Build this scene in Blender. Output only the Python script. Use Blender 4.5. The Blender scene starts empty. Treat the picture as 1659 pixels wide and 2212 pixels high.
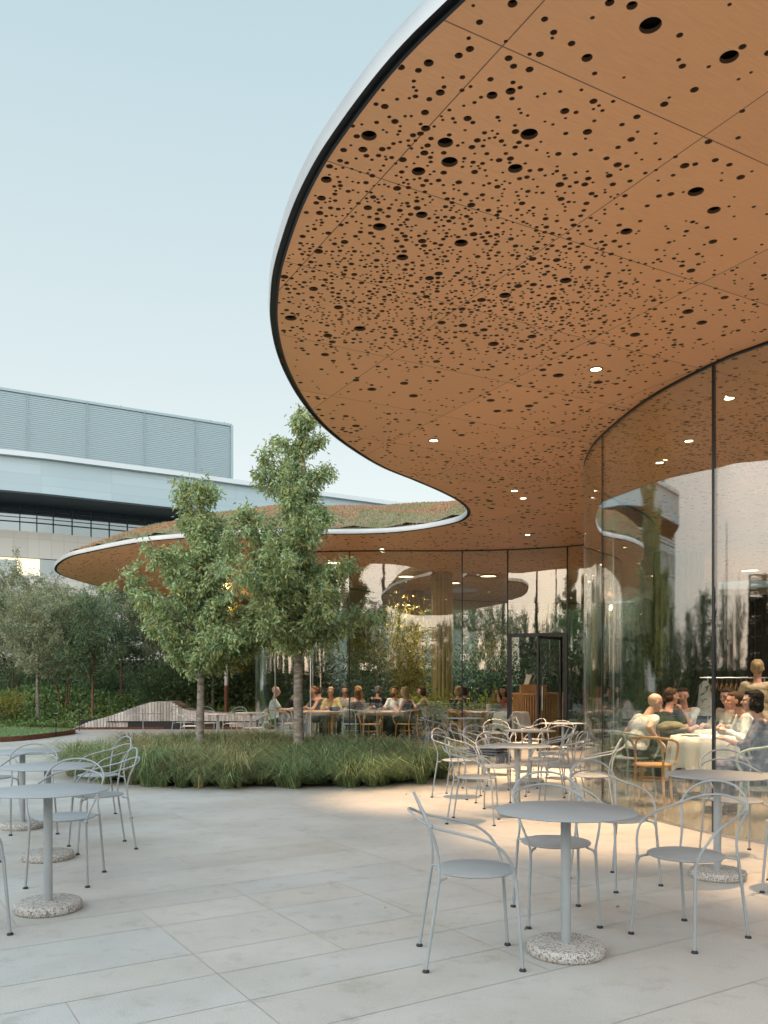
import bpy, math, random
import numpy as np
from mathutils import Vector, Matrix, Euler
from mathutils.geometry import delaunay_2d_cdt
S = bpy.context.scene
COL = S.collection
R = math.radians
PI = math.pi

# ------------------------------------------------------------ camera, world, sun, exposure
EYE, F, CX, YH = 1.39, 1830.0, 829.5, 1478.0          # survey constants read off the photograph (1659 px wide)
CEIL = 4.36
cam = bpy.data.cameras.new('camera')
camo = bpy.data.objects.new('camera', cam); COL.objects.link(camo)
camo.location = (0, 0, EYE); camo.rotation_euler = (R(90), 0, 0)
cam.sensor_fit = 'VERTICAL'; cam.sensor_height = 36; cam.sensor_width = 27
cam.lens = 36 * F / 2212.0
cam.shift_y = (YH - 1106) / 2212.0
cam.clip_start = 0.05; cam.clip_end = 3000
S.camera = camo

W = bpy.data.worlds.new('World'); S.world = W; W.use_nodes = True
nt = W.node_tree; nt.nodes.clear()
def N(nt, t, **kw):
    n = nt.nodes.new(t)
    for k, v in kw.items(): setattr(n, k, v)
    return n
def ramp(nt, stops, interp='LINEAR'):
    r = N(nt, 'ShaderNodeValToRGB'); cr = r.color_ramp; cr.interpolation = interp
    while len(cr.elements) < len(stops): cr.elements.new(0.5)
    for e, (p, c) in zip(cr.elements, stops):
        e.position = p; e.color = (*c, 1) if len(c) == 3 else c
    return r
wo = N(nt, 'ShaderNodeOutputWorld'); bg = N(nt, 'ShaderNodeBackground')
sky = N(nt, 'ShaderNodeTexSky'); sky.sky_type = 'NISHITA'; sky.sun_disc = False
sky.sun_elevation = R(9); sky.sun_rotation = R(215); sky.dust_density = 2.0
tc = N(nt, 'ShaderNodeTexCoord'); sep = N(nt, 'ShaderNodeSeparateXYZ')
nt.links.new(tc.outputs['Generated'], sep.inputs[0])
front = ramp(nt, [(0, (.76, .77, .74)), (.08, (.67, .705, .69)), (.33, (.51, .585, .60)), (.64, (.375, .485, .53)), (1, (.34, .46, .56))])
back = ramp(nt, [(0, (1.0, .72, .53)), (.10, (1.0, .83, .69)), (.22, (1.0, .93, .86)), (.5, (.86, .92, .94)), (1, (.40, .58, .72))])
for r_ in (front, back): nt.links.new(sep.outputs['Z'], r_.inputs[0])
dt = N(nt, 'ShaderNodeVectorMath', operation='DOT_PRODUCT'); dt.inputs[1].default_value = (-.57, -.82, 0)
nt.links.new(tc.outputs['Generated'], dt.inputs[0])
mr = N(nt, 'ShaderNodeMapRange', interpolation_type='SMOOTHSTEP'); mr.inputs['From Min'].default_value = -.35; mr.inputs['From Max'].default_value = .7
nt.links.new(dt.outputs['Value'], mr.inputs['Value'])
bs = N(nt, 'ShaderNodeVectorMath', operation='SCALE'); bs.inputs['Scale'].default_value = 2.1
nt.links.new(back.outputs[0], bs.inputs[0])
mx = N(nt, 'ShaderNodeMix', data_type='RGBA'); nt.links.new(mr.outputs[0], mx.inputs['Factor'])
nt.links.new(front.outputs[0], mx.inputs[6]); nt.links.new(bs.outputs[0], mx.inputs[7])
mul = N(nt, 'ShaderNodeVectorMath', operation='SCALE'); mul.inputs['Scale'].default_value = 10.0
nt.links.new(mx.outputs[2], mul.inputs[0])
mx2 = N(nt, 'ShaderNodeMix', data_type='RGBA'); mx2.inputs['Factor'].default_value = .93
nt.links.new(sky.outputs[0], mx2.inputs[6]); nt.links.new(mul.outputs[0], mx2.inputs[7])
nt.links.new(mx2.outputs[2], bg.inputs['Color']); bg.inputs['Strength'].default_value = .131
nt.links.new(bg.outputs[0], wo.inputs[0])

sun = bpy.data.lights.new('sun', 'SUN'); suno = bpy.data.objects.new('sun', sun); COL.objects.link(suno)
sun.energy = .5; sun.angle = R(70); sun.color = (1, .82, .66)
suno.rotation_euler = Vector((-.57, -.82, .16)).to_track_quat('Z', 'Y').to_euler()
S.view_settings.view_transform = 'Standard'; S.view_settings.look = 'None'
S.view_settings.exposure = 0.2; S.view_settings.gamma = 1
S.cycles.max_bounces = 8; S.cycles.diffuse_bounces = 4; S.cycles.glossy_bounces = 5
S.cycles.transparent_max_bounces = 24; S.cycles.transmission_bounces = 6
S.cycles.caustics_reflective = False; S.cycles.caustics_refractive = False
S.cycles.sample_clamp_indirect = 4.0
S.cycles.use_denoising = True

def Gd(px, py, z=0.0):                       # a point of height z seen at that place of the survey
    d = F * (EYE - z) / (py - YH); return ((px - CX) / F * d, d)
def Cp(px, py):                              # the same for the ceiling plane
    d = F * (CEIL - EYE) / (YH - py); return ((px - CX) / F * d, d)
def Xd(px, d): return (px - CX) / F * d

# ------------------------------------------------------------ materials
def new_mat(name):
    m = bpy.data.materials.new(name); m.use_nodes = True
    return m, m.node_tree, m.node_tree.nodes['Principled BSDF']
def mat(name, col, rough=.6, metal=0, noise=0, nscale=8, bump=0, bscale=60, col2=None, spec=None, attr=None, coord='Object', emit=None, es=1, transl=0, stretch=None):
    m, t, b = new_mat(name)
    b.inputs['Roughness'].default_value = rough; b.inputs['Metallic'].default_value = metal
    b.inputs['Base Color'].default_value = (*col, 1)
    if spec is not None: b.inputs['Specular IOR Level'].default_value = spec
    tcn = N(t, 'ShaderNodeTexCoord'); src = tcn.outputs[coord]
    if stretch:
        mp = N(t, 'ShaderNodeMapping'); mp.inputs['Scale'].default_value = stretch
        t.links.new(src, mp.inputs[0]); src = mp.outputs[0]
    out = None
    if noise or col2:
        n = N(t, 'ShaderNodeTexNoise'); n.inputs['Scale'].default_value = nscale; n.inputs['Detail'].default_value = 6
        t.links.new(src, n.inputs['Vector'])
        c2 = col2 or tuple(max(0, c * (1 - noise)) for c in col)
        c1 = col if col2 else tuple(min(1, c * (1 + noise)) for c in col)
        r = ramp(t, [(.32, c1), (.68, c2)]); t.links.new(n.outputs[0], r.inputs[0]); out = r.outputs[0]
    if attr:
        a = N(t, 'ShaderNodeAttribute', attribute_name=attr)
        mm = N(t, 'ShaderNodeMix', data_type='RGBA', blend_type='MULTIPLY'); mm.inputs['Factor'].default_value = 1
        if out: t.links.new(out, mm.inputs[6])
        else: mm.inputs[6].default_value = (*col, 1)
        t.links.new(a.outputs['Color'], mm.inputs[7]); out = mm.outputs[2]
    if out: t.links.new(out, b.inputs['Base Color'])
    if bump:
        n2 = N(t, 'ShaderNodeTexNoise'); n2.inputs['Scale'].default_value = bscale; n2.inputs['Detail'].default_value = 4
        t.links.new(src, n2.inputs['Vector'])
        bp = N(t, 'ShaderNodeBump'); bp.inputs['Strength'].default_value = bump; bp.inputs['Distance'].default_value = .01
        t.links.new(n2.outputs[0], bp.inputs['Height']); t.links.new(bp.outputs[0], b.inputs['Normal'])
    if emit:
        b.inputs['Emission Color'].default_value = (*emit, 1); b.inputs['Emission Strength'].default_value = es
    if transl:
        tr = N(t, 'ShaderNodeBsdfTranslucent'); ms = N(t, 'ShaderNodeMixShader'); ms.inputs[0].default_value = transl
        if out: t.links.new(out, tr.inputs[0])
        else: tr.inputs[0].default_value = (*col, 1)
        t.links.new(b.outputs[0], ms.inputs[1]); t.links.new(tr.outputs[0], ms.inputs[2])
        t.links.new(ms.outputs[0], t.nodes['Material Output'].inputs[0])
    return m

UA = math.atan2(.525, .851)                  # bearing of the paving and ceiling grid
M = {}
M['metal'] = mat('painted_metal', (.31, .335, .345), .5, noise=.05, nscale=5)
M['foot'] = mat('rubber_foot', (.02, .02, .025), .6)
M['black'] = mat('black_metal', (.012, .013, .015), .35)
M['void'] = mat('cavity_shade', (.008, .006, .005), .9)
M['rim'] = mat('brushed_rim', (.44, .46, .47), .42, metal=.5, noise=.08, nscale=2)
M['gasket'] = mat('dark_gasket', (.012, .012, .013), .5)
M['skin'] = mat('skin', (.55, .29, .21), .5, noise=.08, nscale=20)
M['skin_pale'] = mat('pale_skin', (.62, .37, .29), .5, noise=.08, nscale=20)
M['lip'] = mat('lips', (.38, .12, .1), .5)
M['eye'] = mat('eyes', (.03, .02, .02), .3)
M['wood'] = mat('bent_beech', (.52, .29, .12), .4, noise=.15, nscale=14)
M['mint'] = mat('mint_paint', (.42, .5, .45), .45, noise=.05)
M['oak'] = mat('oak_top', (.50, .27, .11), .42, noise=.2, nscale=6, stretch=(1, 6, 1))
M['cloth'] = mat('white_linen', (.74, .72, .66), .85, bump=.3, bscale=90)
M['gold'] = mat('gold_flutes', (.36, .29, .13), .45, metal=.35, noise=.12, nscale=3)
M['wall_dark'] = mat('charcoal_panel', (.012, .012, .012), .55, noise=.2)
M['bark'] = mat('bark', (.34, .30, .25), .9, col2=(.12, .10, .08), nscale=7, bump=.8, bscale=14, stretch=(1, 1, 3))
M['bark_red'] = mat('red_bark', (.25, .13, .08), .9, col2=(.1, .06, .04), nscale=12, bump=.6, bscale=30)
M['leaf'] = mat('pear_leaf', (.37, .45, .215), .36, attr='tint', transl=.42)
M['leaf_bg'] = mat('grove_leaf', (.26, .30, .15), .55, attr='tint', transl=.28)
M['leaf_pale'] = mat('pale_grove_leaf', (.31, .34, .20), .55, attr='tint', transl=.3)
M['leaf_dark'] = mat('ivy_leaf', (.15, .23, .11), .5, attr='tint', transl=.2)
M['leaf_uplit'] = mat('uplit_leaf', (.30, .26, .05), .5, attr='tint', transl=.3)  # golden lamplight on the indoor plant is put into the leaf colour
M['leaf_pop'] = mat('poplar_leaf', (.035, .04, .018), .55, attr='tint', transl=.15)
M['grass'] = mat('fountain_grass', (.18, .28, .13), .6, attr='tint', transl=.25)
M['rust'] = mat('rusted_steel', (.14, .055, .03), .8, noise=.3, nscale=20)
M['timber'] = mat('weathered_timber', (.56, .52, .48), .8, attr='tint', noise=.15, nscale=6)
M['soil'] = mat('soil', (.03, .035, .018), .95, noise=.3, nscale=2)
M['lawn'] = mat('lawn_soil', (.10, .16, .055), .9, noise=.25, nscale=1.5, bump=.6, bscale=40)
M['glow'] = mat('lamp_glow', (1, .9, .75), .5, emit=(1, .80, .55), es=9)
M['glow_soft'] = mat('ring_lamp_glow', (1, .9, .75), .5, emit=(1, .78, .5), es=5)
M['brass'] = mat('brass', (.6, .38, .12), .3, metal=1)
M['steel'] = mat('steel', (.5, .5, .5), .3, metal=1)
M['ceramic'] = mat('ceramic', (.6, .58, .52), .5)
M['concrete'] = mat('pale_concrete', (.55, .56, .56), .8, noise=.1, nscale=.5)
def cloth(name, c, n=.12, s=25, c2=None): 
    M[name] = mat(name, c, .9, noise=n, nscale=s, bump=.4, bscale=60, col2=c2); return M[name]
cloth('shirt_white', (.66, .68, .67)); cloth('shirt_cream', (.62, .55, .42)); cloth('shirt_dark', (.025, .028, .035)); cloth('shirt_black', (.012, .012, .014))
cloth('shirt_brown', (.09, .065, .05)); cloth('shirt_yellow', (.5, .38, .14)); cloth('shirt_orange', (.62, .12, .05)); cloth('shirt_beige', (.52, .40, .26)); cloth('shirt_grey', (.3, .28, .25))
cloth('tie_dye', (.008, .014, .055), s=14, c2=(.26, .24, .30)); cloth('jeans', (.03, .05, .09)); cloth('trousers_black', (.012, .013, .016)); cloth('skirt_grey', (.2, .22, .25)); cloth('knit_olive', (.13, .12, .08)); cloth('blanket', (.16, .18, .21))
cloth('hair_black', (.012, .01, .01)); cloth('hair_brown', (.06, .032, .018)); cloth('hair_blond', (.33, .22, .11)); cloth('hair_grey', (.16, .15, .14)); cloth('hair_white', (.5, .46, .4)); cloth('hair_ginger', (.2, .08, .03)); cloth('hat_tan', (.35, .24, .1)); cloth('shoe', (.03, .035, .05))

def granite():
    m, t, b = new_mat('granite_slab'); tcn = N(t, 'ShaderNodeTexCoord')
    a = N(t, 'ShaderNodeAttribute', attribute_name='tint')
    n = N(t, 'ShaderNodeTexNoise'); n.inputs['Scale'].default_value = 170; n.inputs['Detail'].default_value = 3
    n2 = N(t, 'ShaderNodeTexNoise'); n2.inputs['Scale'].default_value = 1.1; n2.inputs['Detail'].default_value = 7; n2.inputs['Roughness'].default_value = .62
    n3 = N(t, 'ShaderNodeTexNoise'); n3.inputs['Scale'].default_value = 5; n3.inputs['Detail'].default_value = 8; n3.inputs['Roughness'].default_value = .7
    for k in (n, n2, n3): t.links.new(tcn.outputs['Object'], k.inputs['Vector'])
    r1 = ramp(t, [(.35, (.435, .425, .395)), (.52, (.505, .495, .465)), (.7, (.57, .56, .53))]); t.links.new(n.outputs[0], r1.inputs[0])
    r2 = ramp(t, [(.3, (.84, .83, .80)), (.62, (1, 1, 1))]); t.links.new(n2.outputs[0], r2.inputs[0])
    r3 = ramp(t, [(.28, (.80, .79, .76)), (.46, (1, 1, 1))]); t.links.new(n3.outputs[0], r3.inputs[0])
    out = r1.outputs[0]
    for o in (r2.outputs[0], r3.outputs[0], a.outputs['Color']):
        mm = N(t, 'ShaderNodeMix', data_type='RGBA', blend_type='MULTIPLY'); mm.inputs['Factor'].default_value = 1
        t.links.new(out, mm.inputs[6]); t.links.new(o, mm.inputs[7]); out = mm.outputs[2]
    t.links.new(out, b.inputs['Base Color']); b.inputs['Roughness'].default_value = .7; b.inputs['Specular IOR Level'].default_value = .35
    bp = N(t, 'ShaderNodeBump'); bp.inputs['Strength'].default_value = .25; bp.inputs['Distance'].default_value = .004
    t.links.new(n.outputs[0], bp.inputs['Height']); t.links.new(bp.outputs[0], b.inputs['Normal'])
    return m
M['granite'] = granite()
M['joint'] = mat('sand_joint', (.42, .375, .31), .95, noise=.25, nscale=6)
def terrazzo():
    m, t, b = new_mat('terrazzo'); tcn = N(t, 'ShaderNodeTexCoord')
    v = N(t, 'ShaderNodeTexVoronoi'); v.inputs['Scale'].default_value = 150
    t.links.new(tcn.outputs['Object'], v.inputs['Vector'])
    sp = N(t, 'ShaderNodeSeparateColor'); t.links.new(v.outputs['Color'], sp.inputs[0])
    r = ramp(t, [(0, (.16, .14, .12)), (.14, (.30, .27, .23)), (.30, (.42, .40, .37)), (.6, (.50, .49, .465)), (1, (.58, .57, .55))], 'CONSTANT')
    t.links.new(sp.outputs[0], r.inputs[0]); t.links.new(r.outputs[0], b.inputs['Base Color'])
    b.inputs['Roughness'].default_value = .75
    bp = N(t, 'ShaderNodeBump'); bp.inputs['Strength'].default_value = .5; bp.inputs['Distance'].default_value = .003
    t.links.new(v.outputs['Distance'], bp.inputs['Height']); t.links.new(bp.outputs[0], b.inputs['Normal'])
    return m
M['terrazzo'] = terrazzo()
PU, PV, PU0, PV0 = 1.352, 1.20, .0, .0
def soffit_mat():
    m, t, b = new_mat('veneer_soffit'); tcn = N(t, 'ShaderNodeTexCoord')
    mp = N(t, 'ShaderNodeMapping', vector_type='POINT'); mp.inputs['Rotation'].default_value = (0, 0, -SUA)
    t.links.new(tcn.outputs['Object'], mp.inputs[0])
    s = N(t, 'ShaderNodeSeparateXYZ'); t.links.new(mp.outputs[0], s.inputs[0])
    cells = []
    def line(o, period, off):
        a = N(t, 'ShaderNodeMath', operation='SUBTRACT'); a.inputs[1].default_value = off; t.links.new(o, a.inputs[0])
        q = N(t, 'ShaderNodeMath', operation='DIVIDE'); q.inputs[1].default_value = period; t.links.new(a.outputs[0], q.inputs[0])
        fl = N(t, 'ShaderNodeMath', operation='FLOOR'); t.links.new(q.outputs[0], fl.inputs[0]); cells.append(fl.outputs[0])
        p = N(t, 'ShaderNodeMath', operation='PINGPONG'); p.inputs[1].default_value = period / 2; t.links.new(a.outputs[0], p.inputs[0])
        l = N(t, 'ShaderNodeMath', operation='LESS_THAN'); l.inputs[1].default_value = .0035; t.links.new(p.outputs[0], l.inputs[0])
        return l.outputs[0]
    l1 = line(s.outputs[0], PU, SU0); l2 = line(s.outputs[1], PV, SV0)
    mxl = N(t, 'ShaderNodeMath', operation='MAXIMUM'); t.links.new(l1, mxl.inputs[0]); t.links.new(l2, mxl.inputs[1])
    cb = N(t, 'ShaderNodeCombineXYZ'); t.links.new(cells[0], cb.inputs[0]); t.links.new(cells[1], cb.inputs[1])
    wn = N(t, 'ShaderNodeTexWhiteNoise', noise_dimensions='3D'); t.links.new(cb.outputs[0], wn.inputs['Vector'])
    g = N(t, 'ShaderNodeTexNoise'); g.inputs['Scale'].default_value = 6; g.inputs['Detail'].default_value = 8; g.inputs['Roughness'].default_value = .65
    mp2 = N(t, 'ShaderNodeMapping'); mp2.inputs['Scale'].default_value = (1.2, 22, 1); t.links.new(mp.outputs[0], mp2.inputs[0]); t.links.new(mp2.outputs[0], g.inputs['Vector'])
    r = ramp(t, [(.3, (.82, .385, .175)), (.7, (.93, .465, .22))]); t.links.new(g.outputs[0], r.inputs[0])
    rv = N(t, 'ShaderNodeMapRange'); rv.inputs['To Min'].default_value = .93; rv.inputs['To Max'].default_value = 1.04; t.links.new(wn.outputs[0], rv.inputs[0])
    sc = N(t, 'ShaderNodeVectorMath', operation='SCALE'); t.links.new(r.outputs[0], sc.inputs[0]); t.links.new(rv.outputs[0], sc.inputs['Scale'])
    mm = N(t, 'ShaderNodeMix', data_type='RGBA'); t.links.new(mxl.outputs[0], mm.inputs['Factor']); t.links.new(sc.outputs[0], mm.inputs[6]); mm.inputs[7].default_value = (.16, .07, .035, 1)
    t.links.new(mm.outputs[2], b.inputs['Base Color']); b.inputs['Roughness'].default_value = .36; b.inputs['Specular IOR Level'].default_value = .65
    return m
# soffit grid bearing and offsets taken from two crossings of its joints
_a = Vector(Cp(1085, 100)); _b = Vector(Cp(1520, 295)); _c = Vector(Cp(805, 380))
SUA = math.atan2((_b - _a).y, (_b - _a).x)
_cu = Vector((math.cos(SUA), math.sin(SUA))); _cv = Vector((-math.sin(SUA), math.cos(SUA)))
_o = Vector((5, 17)); SU0 = (_a - _o).dot(_cu); SV0 = (_a - _o).dot(_cv); PU = (_b - _a).length; PV = (_c - _a).dot(_cv)
M['soffit'] = soffit_mat()
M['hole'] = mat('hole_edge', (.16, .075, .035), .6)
def glass_mat(name, base=.115, graze=.93, tint=(.93, .965, .945), wob=.0022):
    m = bpy.data.materials.new(name); m.use_nodes = True; t = m.node_tree; t.nodes.clear()
    o = N(t, 'ShaderNodeOutputMaterial'); tr = N(t, 'ShaderNodeBsdfTransparent'); gl = N(t, 'ShaderNodeBsdfGlossy'); gl.inputs['Roughness'].default_value = .004
    gl.inputs['Color'].default_value = (.95, .96, .95, 1)
    tr.inputs[0].default_value = (*tint, 1)
    lw = N(t, 'ShaderNodeLayerWeight'); lw.inputs[0].default_value = .5
    pw = N(t, 'ShaderNodeMath', operation='POWER'); pw.inputs[1].default_value = 3.0; t.links.new(lw.outputs['Facing'], pw.inputs[0])
    mr_ = N(t, 'ShaderNodeMapRange'); mr_.inputs['To Min'].default_value = base; mr_.inputs['To Max'].default_value = graze; t.links.new(pw.outputs[0], mr_.inputs[0])
    ms = N(t, 'ShaderNodeMixShader'); t.links.new(mr_.outputs[0], ms.inputs[0]); t.links.new(tr.outputs[0], ms.inputs[1]); t.links.new(gl.outputs[0], ms.inputs[2]); t.links.new(ms.outputs[0], o.inputs[0])
    if wob:
        tcn = N(t, 'ShaderNodeTexCoord'); mp = N(t, 'ShaderNodeMapping'); mp.inputs['Scale'].default_value = (1, 1, .35); t.links.new(tcn.outputs['Object'], mp.inputs[0])
        n = N(t, 'ShaderNodeTexNoise'); n.inputs['Scale'].default_value = 1.6; n.inputs['Detail'].default_value = 1; t.links.new(mp.outputs[0], n.inputs['Vector'])
        bp = N(t, 'ShaderNodeBump'); bp.inputs['Strength'].default_value = 1; bp.inputs['Distance'].default_value = wob; t.links.new(n.outputs[0], bp.inputs['Height']); t.links.new(bp.outputs[0], gl.inputs['Normal'])
    return m
M['glass'] = glass_mat('curved_glazing')
M['clear'] = glass_mat('drinking_glass', .08, .8, (.93, .95, .95), 0)
M['floor_in'] = mat('polished_floor', (.27, .235, .185), .12, noise=.12, nscale=2.5, spec=.6)
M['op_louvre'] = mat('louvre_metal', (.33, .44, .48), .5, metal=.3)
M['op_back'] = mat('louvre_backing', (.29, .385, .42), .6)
def band_mat(name, c, pu, pz, th=.05, ln=(.42, .52, .56), rough=.45):
    m, t, b = new_mat(name); uv = N(t, 'ShaderNodeUVMap'); s = N(t, 'ShaderNodeSeparateXYZ'); t.links.new(uv.outputs[0], s.inputs[0])
    ls = []
    for o, p in ((s.outputs[0], pu), (s.outputs[1], pz)):
        q = N(t, 'ShaderNodeMath', operation='PINGPONG'); q.inputs[1].default_value = p / 2; t.links.new(o, q.inputs[0])
        l = N(t, 'ShaderNodeMath', operation='LESS_THAN'); l.inputs[1].default_value = th; t.links.new(q.outputs[0], l.inputs[0]); ls.append(l.outputs[0])
    mxl = N(t, 'ShaderNodeMath', operation='MAXIMUM'); t.links.new(ls[0], mxl.inputs[0]); t.links.new(ls[1], mxl.inputs[1])
    br = N(t, 'ShaderNodeTexBrick'); br.inputs['Scale'].default_value = 1; br.inputs['Brick Width'].default_value = pu; br.inputs['Row Height'].default_value = pz; br.offset = 0
    br.inputs['Color1'].default_value = (*c, 1); br.inputs['Color2'].default_value = (*[min(1, x * .9) for x in c], 1); br.inputs['Mortar Size'].default_value = 0
    t.links.new(uv.outputs[0], br.inputs['Vector'])
    mm = N(t, 'ShaderNodeMix', data_type='RGBA'); t.links.new(mxl.outputs[0], mm.inputs['Factor']); t.links.new(br.outputs['Color'], mm.inputs[6]); mm.inputs[7].default_value = (*ln, 1)
    t.links.new(mm.outputs[2], b.inputs['Base Color']); b.inputs['Roughness'].default_value = rough
    return m
M['op_band'] = band_mat('metal_cladding', (.40, .54, .60), 6.2, .92, .035, (.36, .45, .50), .35)
M['op_stone'] = band_mat('limestone', (.56, .575, .545), 1.25, 1.9, .03, (.45, .46, .44), .8)
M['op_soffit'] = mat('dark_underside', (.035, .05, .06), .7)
M['op_glass'] = mat('curtain_glass', (.18, .235, .26), .05, metal=.85, spec=.9)
M['op_warm'] = mat('lit_window', (.9, .8, .6), .5, emit=(1, .83, .58), es=.6, noise=.3, nscale=.4)

# ------------------------------------------------------------ mesh helpers
def tag(o, label=None, cat=None, group=None, kind=None):
    if label: o['label'] = label
    if cat: o['category'] = cat
    if group: o['group'] = group
    if kind: o['kind'] = kind
    return o
def empty(name, loc, rz=0, label=None, cat=None, group=None):
    o = bpy.data.objects.new(name, None); o.empty_display_size = .2; COL.objects.link(o)
    o.location = loc if len(loc) == 3 else (*loc, 0); o.rotation_euler = (0, 0, rz)
    return tag(o, label, cat, group)
def copy_tree(o, parent=None):
    c = o.copy(); COL.objects.link(c); c.parent = parent
    for ch in [x for x in bpy.data.objects if x.parent == o]: copy_tree(ch, c)
    return c
class MB:
    def __init__(s): s.v = []; s.f = []; s.m = []; s.uv = None
    def add(s, vs, fs, mi=0):
        b = len(s.v); s.v += [tuple(v) for v in vs]
        for f in fs: s.f.append(tuple(i + b for i in f)); s.m.append(mi)
        return s
    def box(s, c, sz, rz=0, mi=0, rot=None):
        hx, hy, hz = sz[0] / 2, sz[1] / 2, sz[2] / 2
        mt = rot if rot is not None else Matrix.Rotation(rz, 3, 'Z')
        vs = [mt @ Vector((x * hx, y * hy, z * hz)) + Vector(c) for x in (-1, 1) for y in (-1, 1) for z in (-1, 1)]
        return s.add(vs, [(0, 1, 3, 2), (4, 6, 7, 5), (0, 4, 5, 1), (2, 3, 7, 6), (0, 2, 6, 4), (1, 5, 7, 3)], mi)
    def tube(s, pts, r, n=8, mi=0, cap=True, closed=False):
        P = [Vector(p) for p in pts]; k = len(P); rs = r if hasattr(r, '__len__') else [r] * k
        up = None; vs = []
        for i, p in enumerate(P):
            if closed: t = P[(i + 1) % k] - P[i - 1]
            else: t = P[min(i + 1, k - 1)] - P[max(i - 1, 0)]
            if t.length < 1e-9: t = Vector((0, 0, 1))
            t.normalize()
            if up is None: up = t.orthogonal().normalized()
            up = (up - t * up.dot(t));
            up = up.normalized() if up.length > 1e-6 else t.orthogonal().normalized()
            w = t.cross(up)
            for j in range(n):
                a = 2 * PI * j / n; vs.append(p + (up * math.cos(a) + w * math.sin(a)) * rs[i])
        fs = []
        for i in range(k if closed else k - 1):
            for j in range(n):
                a, b = i * n + j, i * n + (j + 1) % n; i2 = (i + 1) % k
                fs.append((a, b, i2 * n + (j + 1) % n, i2 * n + j))
        if cap and not closed: fs += [tuple(range(n))[::-1], tuple((k - 1) * n + j for j in range(n))]
        return s.add(vs, fs, mi)
    def lathe(s, prof, c=(0, 0, 0), n=32, mi=0, flute=0, fn=0, squash=1):
        vs = []; k = len(prof)
        for (r, z) in prof:
            for j in range(n):
                a = 2 * PI * j / n; rr = r * (1 + (flute * abs(math.sin(a * fn / 2)) if fn else 0))
                vs.append((c[0] + rr * math.cos(a), c[1] + rr * math.sin(a) * squash, c[2] + z))
        fs = [(i * n + j, i * n + (j + 1) % n, (i + 1) * n + (j + 1) % n, (i + 1) * n + j) for i in range(k - 1) for j in range(n)]
        if prof[0][0] > 1e-6: fs.append(tuple(range(n))[::-1])
        if prof[-1][0] > 1e-6: fs.append(tuple((k - 1) * n + j for j in range(n)))
        return s.add(vs, fs, mi)
    def ell(s, c, r, rot=None, nu=14, nv=10, mi=0):
        vs = []; mt = rot or Matrix.Identity(3); C_ = Vector(c)
        for i in range(nv + 1):
            th = PI * i / nv
            for j in range(nu):
                a = 2 * PI * j / nu
                vs.append(C_ + mt @ Vector((r[0] * math.sin(th) * math.cos(a), r[1] * math.sin(th) * math.sin(a), r[2] * math.cos(th))))
        fs = [(i * nu + j, (i + 1) * nu + j, (i + 1) * nu + (j + 1) % nu, i * nu + (j + 1) % nu) for i in range(nv) for j in range(nu)]
        return s.add(vs, fs, mi)
    def cap(s, p0, p1, r0, r1=None, mi=0, n=10):
        p0, p1 = Vector(p0), Vector(p1); r1 = r0 if r1 is None else r1; d = p1 - p0; L = max(d.length, 1e-6); d = d / L
        pts, rs = [], []
        for k in range(5): a = PI / 2 * (1 - k / 4); pts.append(p0 - d * r0 * math.sin(a)); rs.append(max(r0 * math.cos(a), 1e-4))
        for k in range(5): a = PI / 2 * k / 4; pts.append(p1 + d * r1 * math.sin(a)); rs.append(max(r1 * math.cos(a), 1e-4))
        return s.tube(pts, rs, n, mi)
    def build(s, name, mats, parent=None, world=False, smooth=True, angle=40):
        me = bpy.data.meshes.new(name); v = s.v
        if world and parent is not None:
            l = parent.location; v = [(a - l.x, b - l.y, c - l.z) for a, b, c in v]
        me.from_pydata(v, [], s.f)
        for m in (mats if isinstance(mats, (list, tuple)) else [mats]): me.materials.append(m)
        if any(s.m): me.polygons.foreach_set('material_index', s.m)
        if smooth:
            me.polygons.foreach_set('use_smooth', [True] * len(me.polygons))
            me.set_sharp_from_angle(angle=R(angle))
        if s.uv:
            u = me.uv_layers.new(name='UVMap'); co = []
            for f in s.f:
                for i in f: co += [s.uv[i][0], s.uv[i][1]]
            u.data.foreach_set('uv', co)
        me.update()
        o = bpy.data.objects.new(name, me); COL.objects.link(o)
        if parent is not None: o.parent = parent
        return o
def cat(pts, k=6, closed=False):
    P = [Vector(p) for p in pts]; n = len(P); out = []
    for i in range(n if closed else n - 1):
        g = (lambda j: P[j % n]) if closed else (lambda j: P[min(max(j, 0), n - 1)])
        p0, p1, p2, p3 = g(i - 1), g(i), g(i + 1), g(i + 2)
        # centripetal-ish: plain catmull
        for q in range(k):
            t = q / k
            out.append(.5 * ((2 * p1) + (p2 - p0) * t + (2 * p0 - 5 * p1 + 4 * p2 - p3) * t * t + (-p0 + 3 * p1 - 3 * p2 + p3) * t ** 3))
    if not closed: out.append(P[-1])
    return out
def resample(P, step, closed=True):
    P = [Vector(p) for p in P]
    if closed: P = P + [P[0]]
    L = [0]
    for a, b in zip(P, P[1:]): L.append(L[-1] + (b - a).length)
    n = max(3, int(round(L[-1] / step))); out = []; j = 0
    for i in range(n if closed else n + 1):
        s_ = L[-1] * i / n
        while j < len(L) - 2 and L[j + 1] < s_: j += 1
        t = (s_ - L[j]) / max(L[j + 1] - L[j], 1e-9); out.append(P[j].lerp(P[j + 1], min(t, 1)))
    return out
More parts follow.
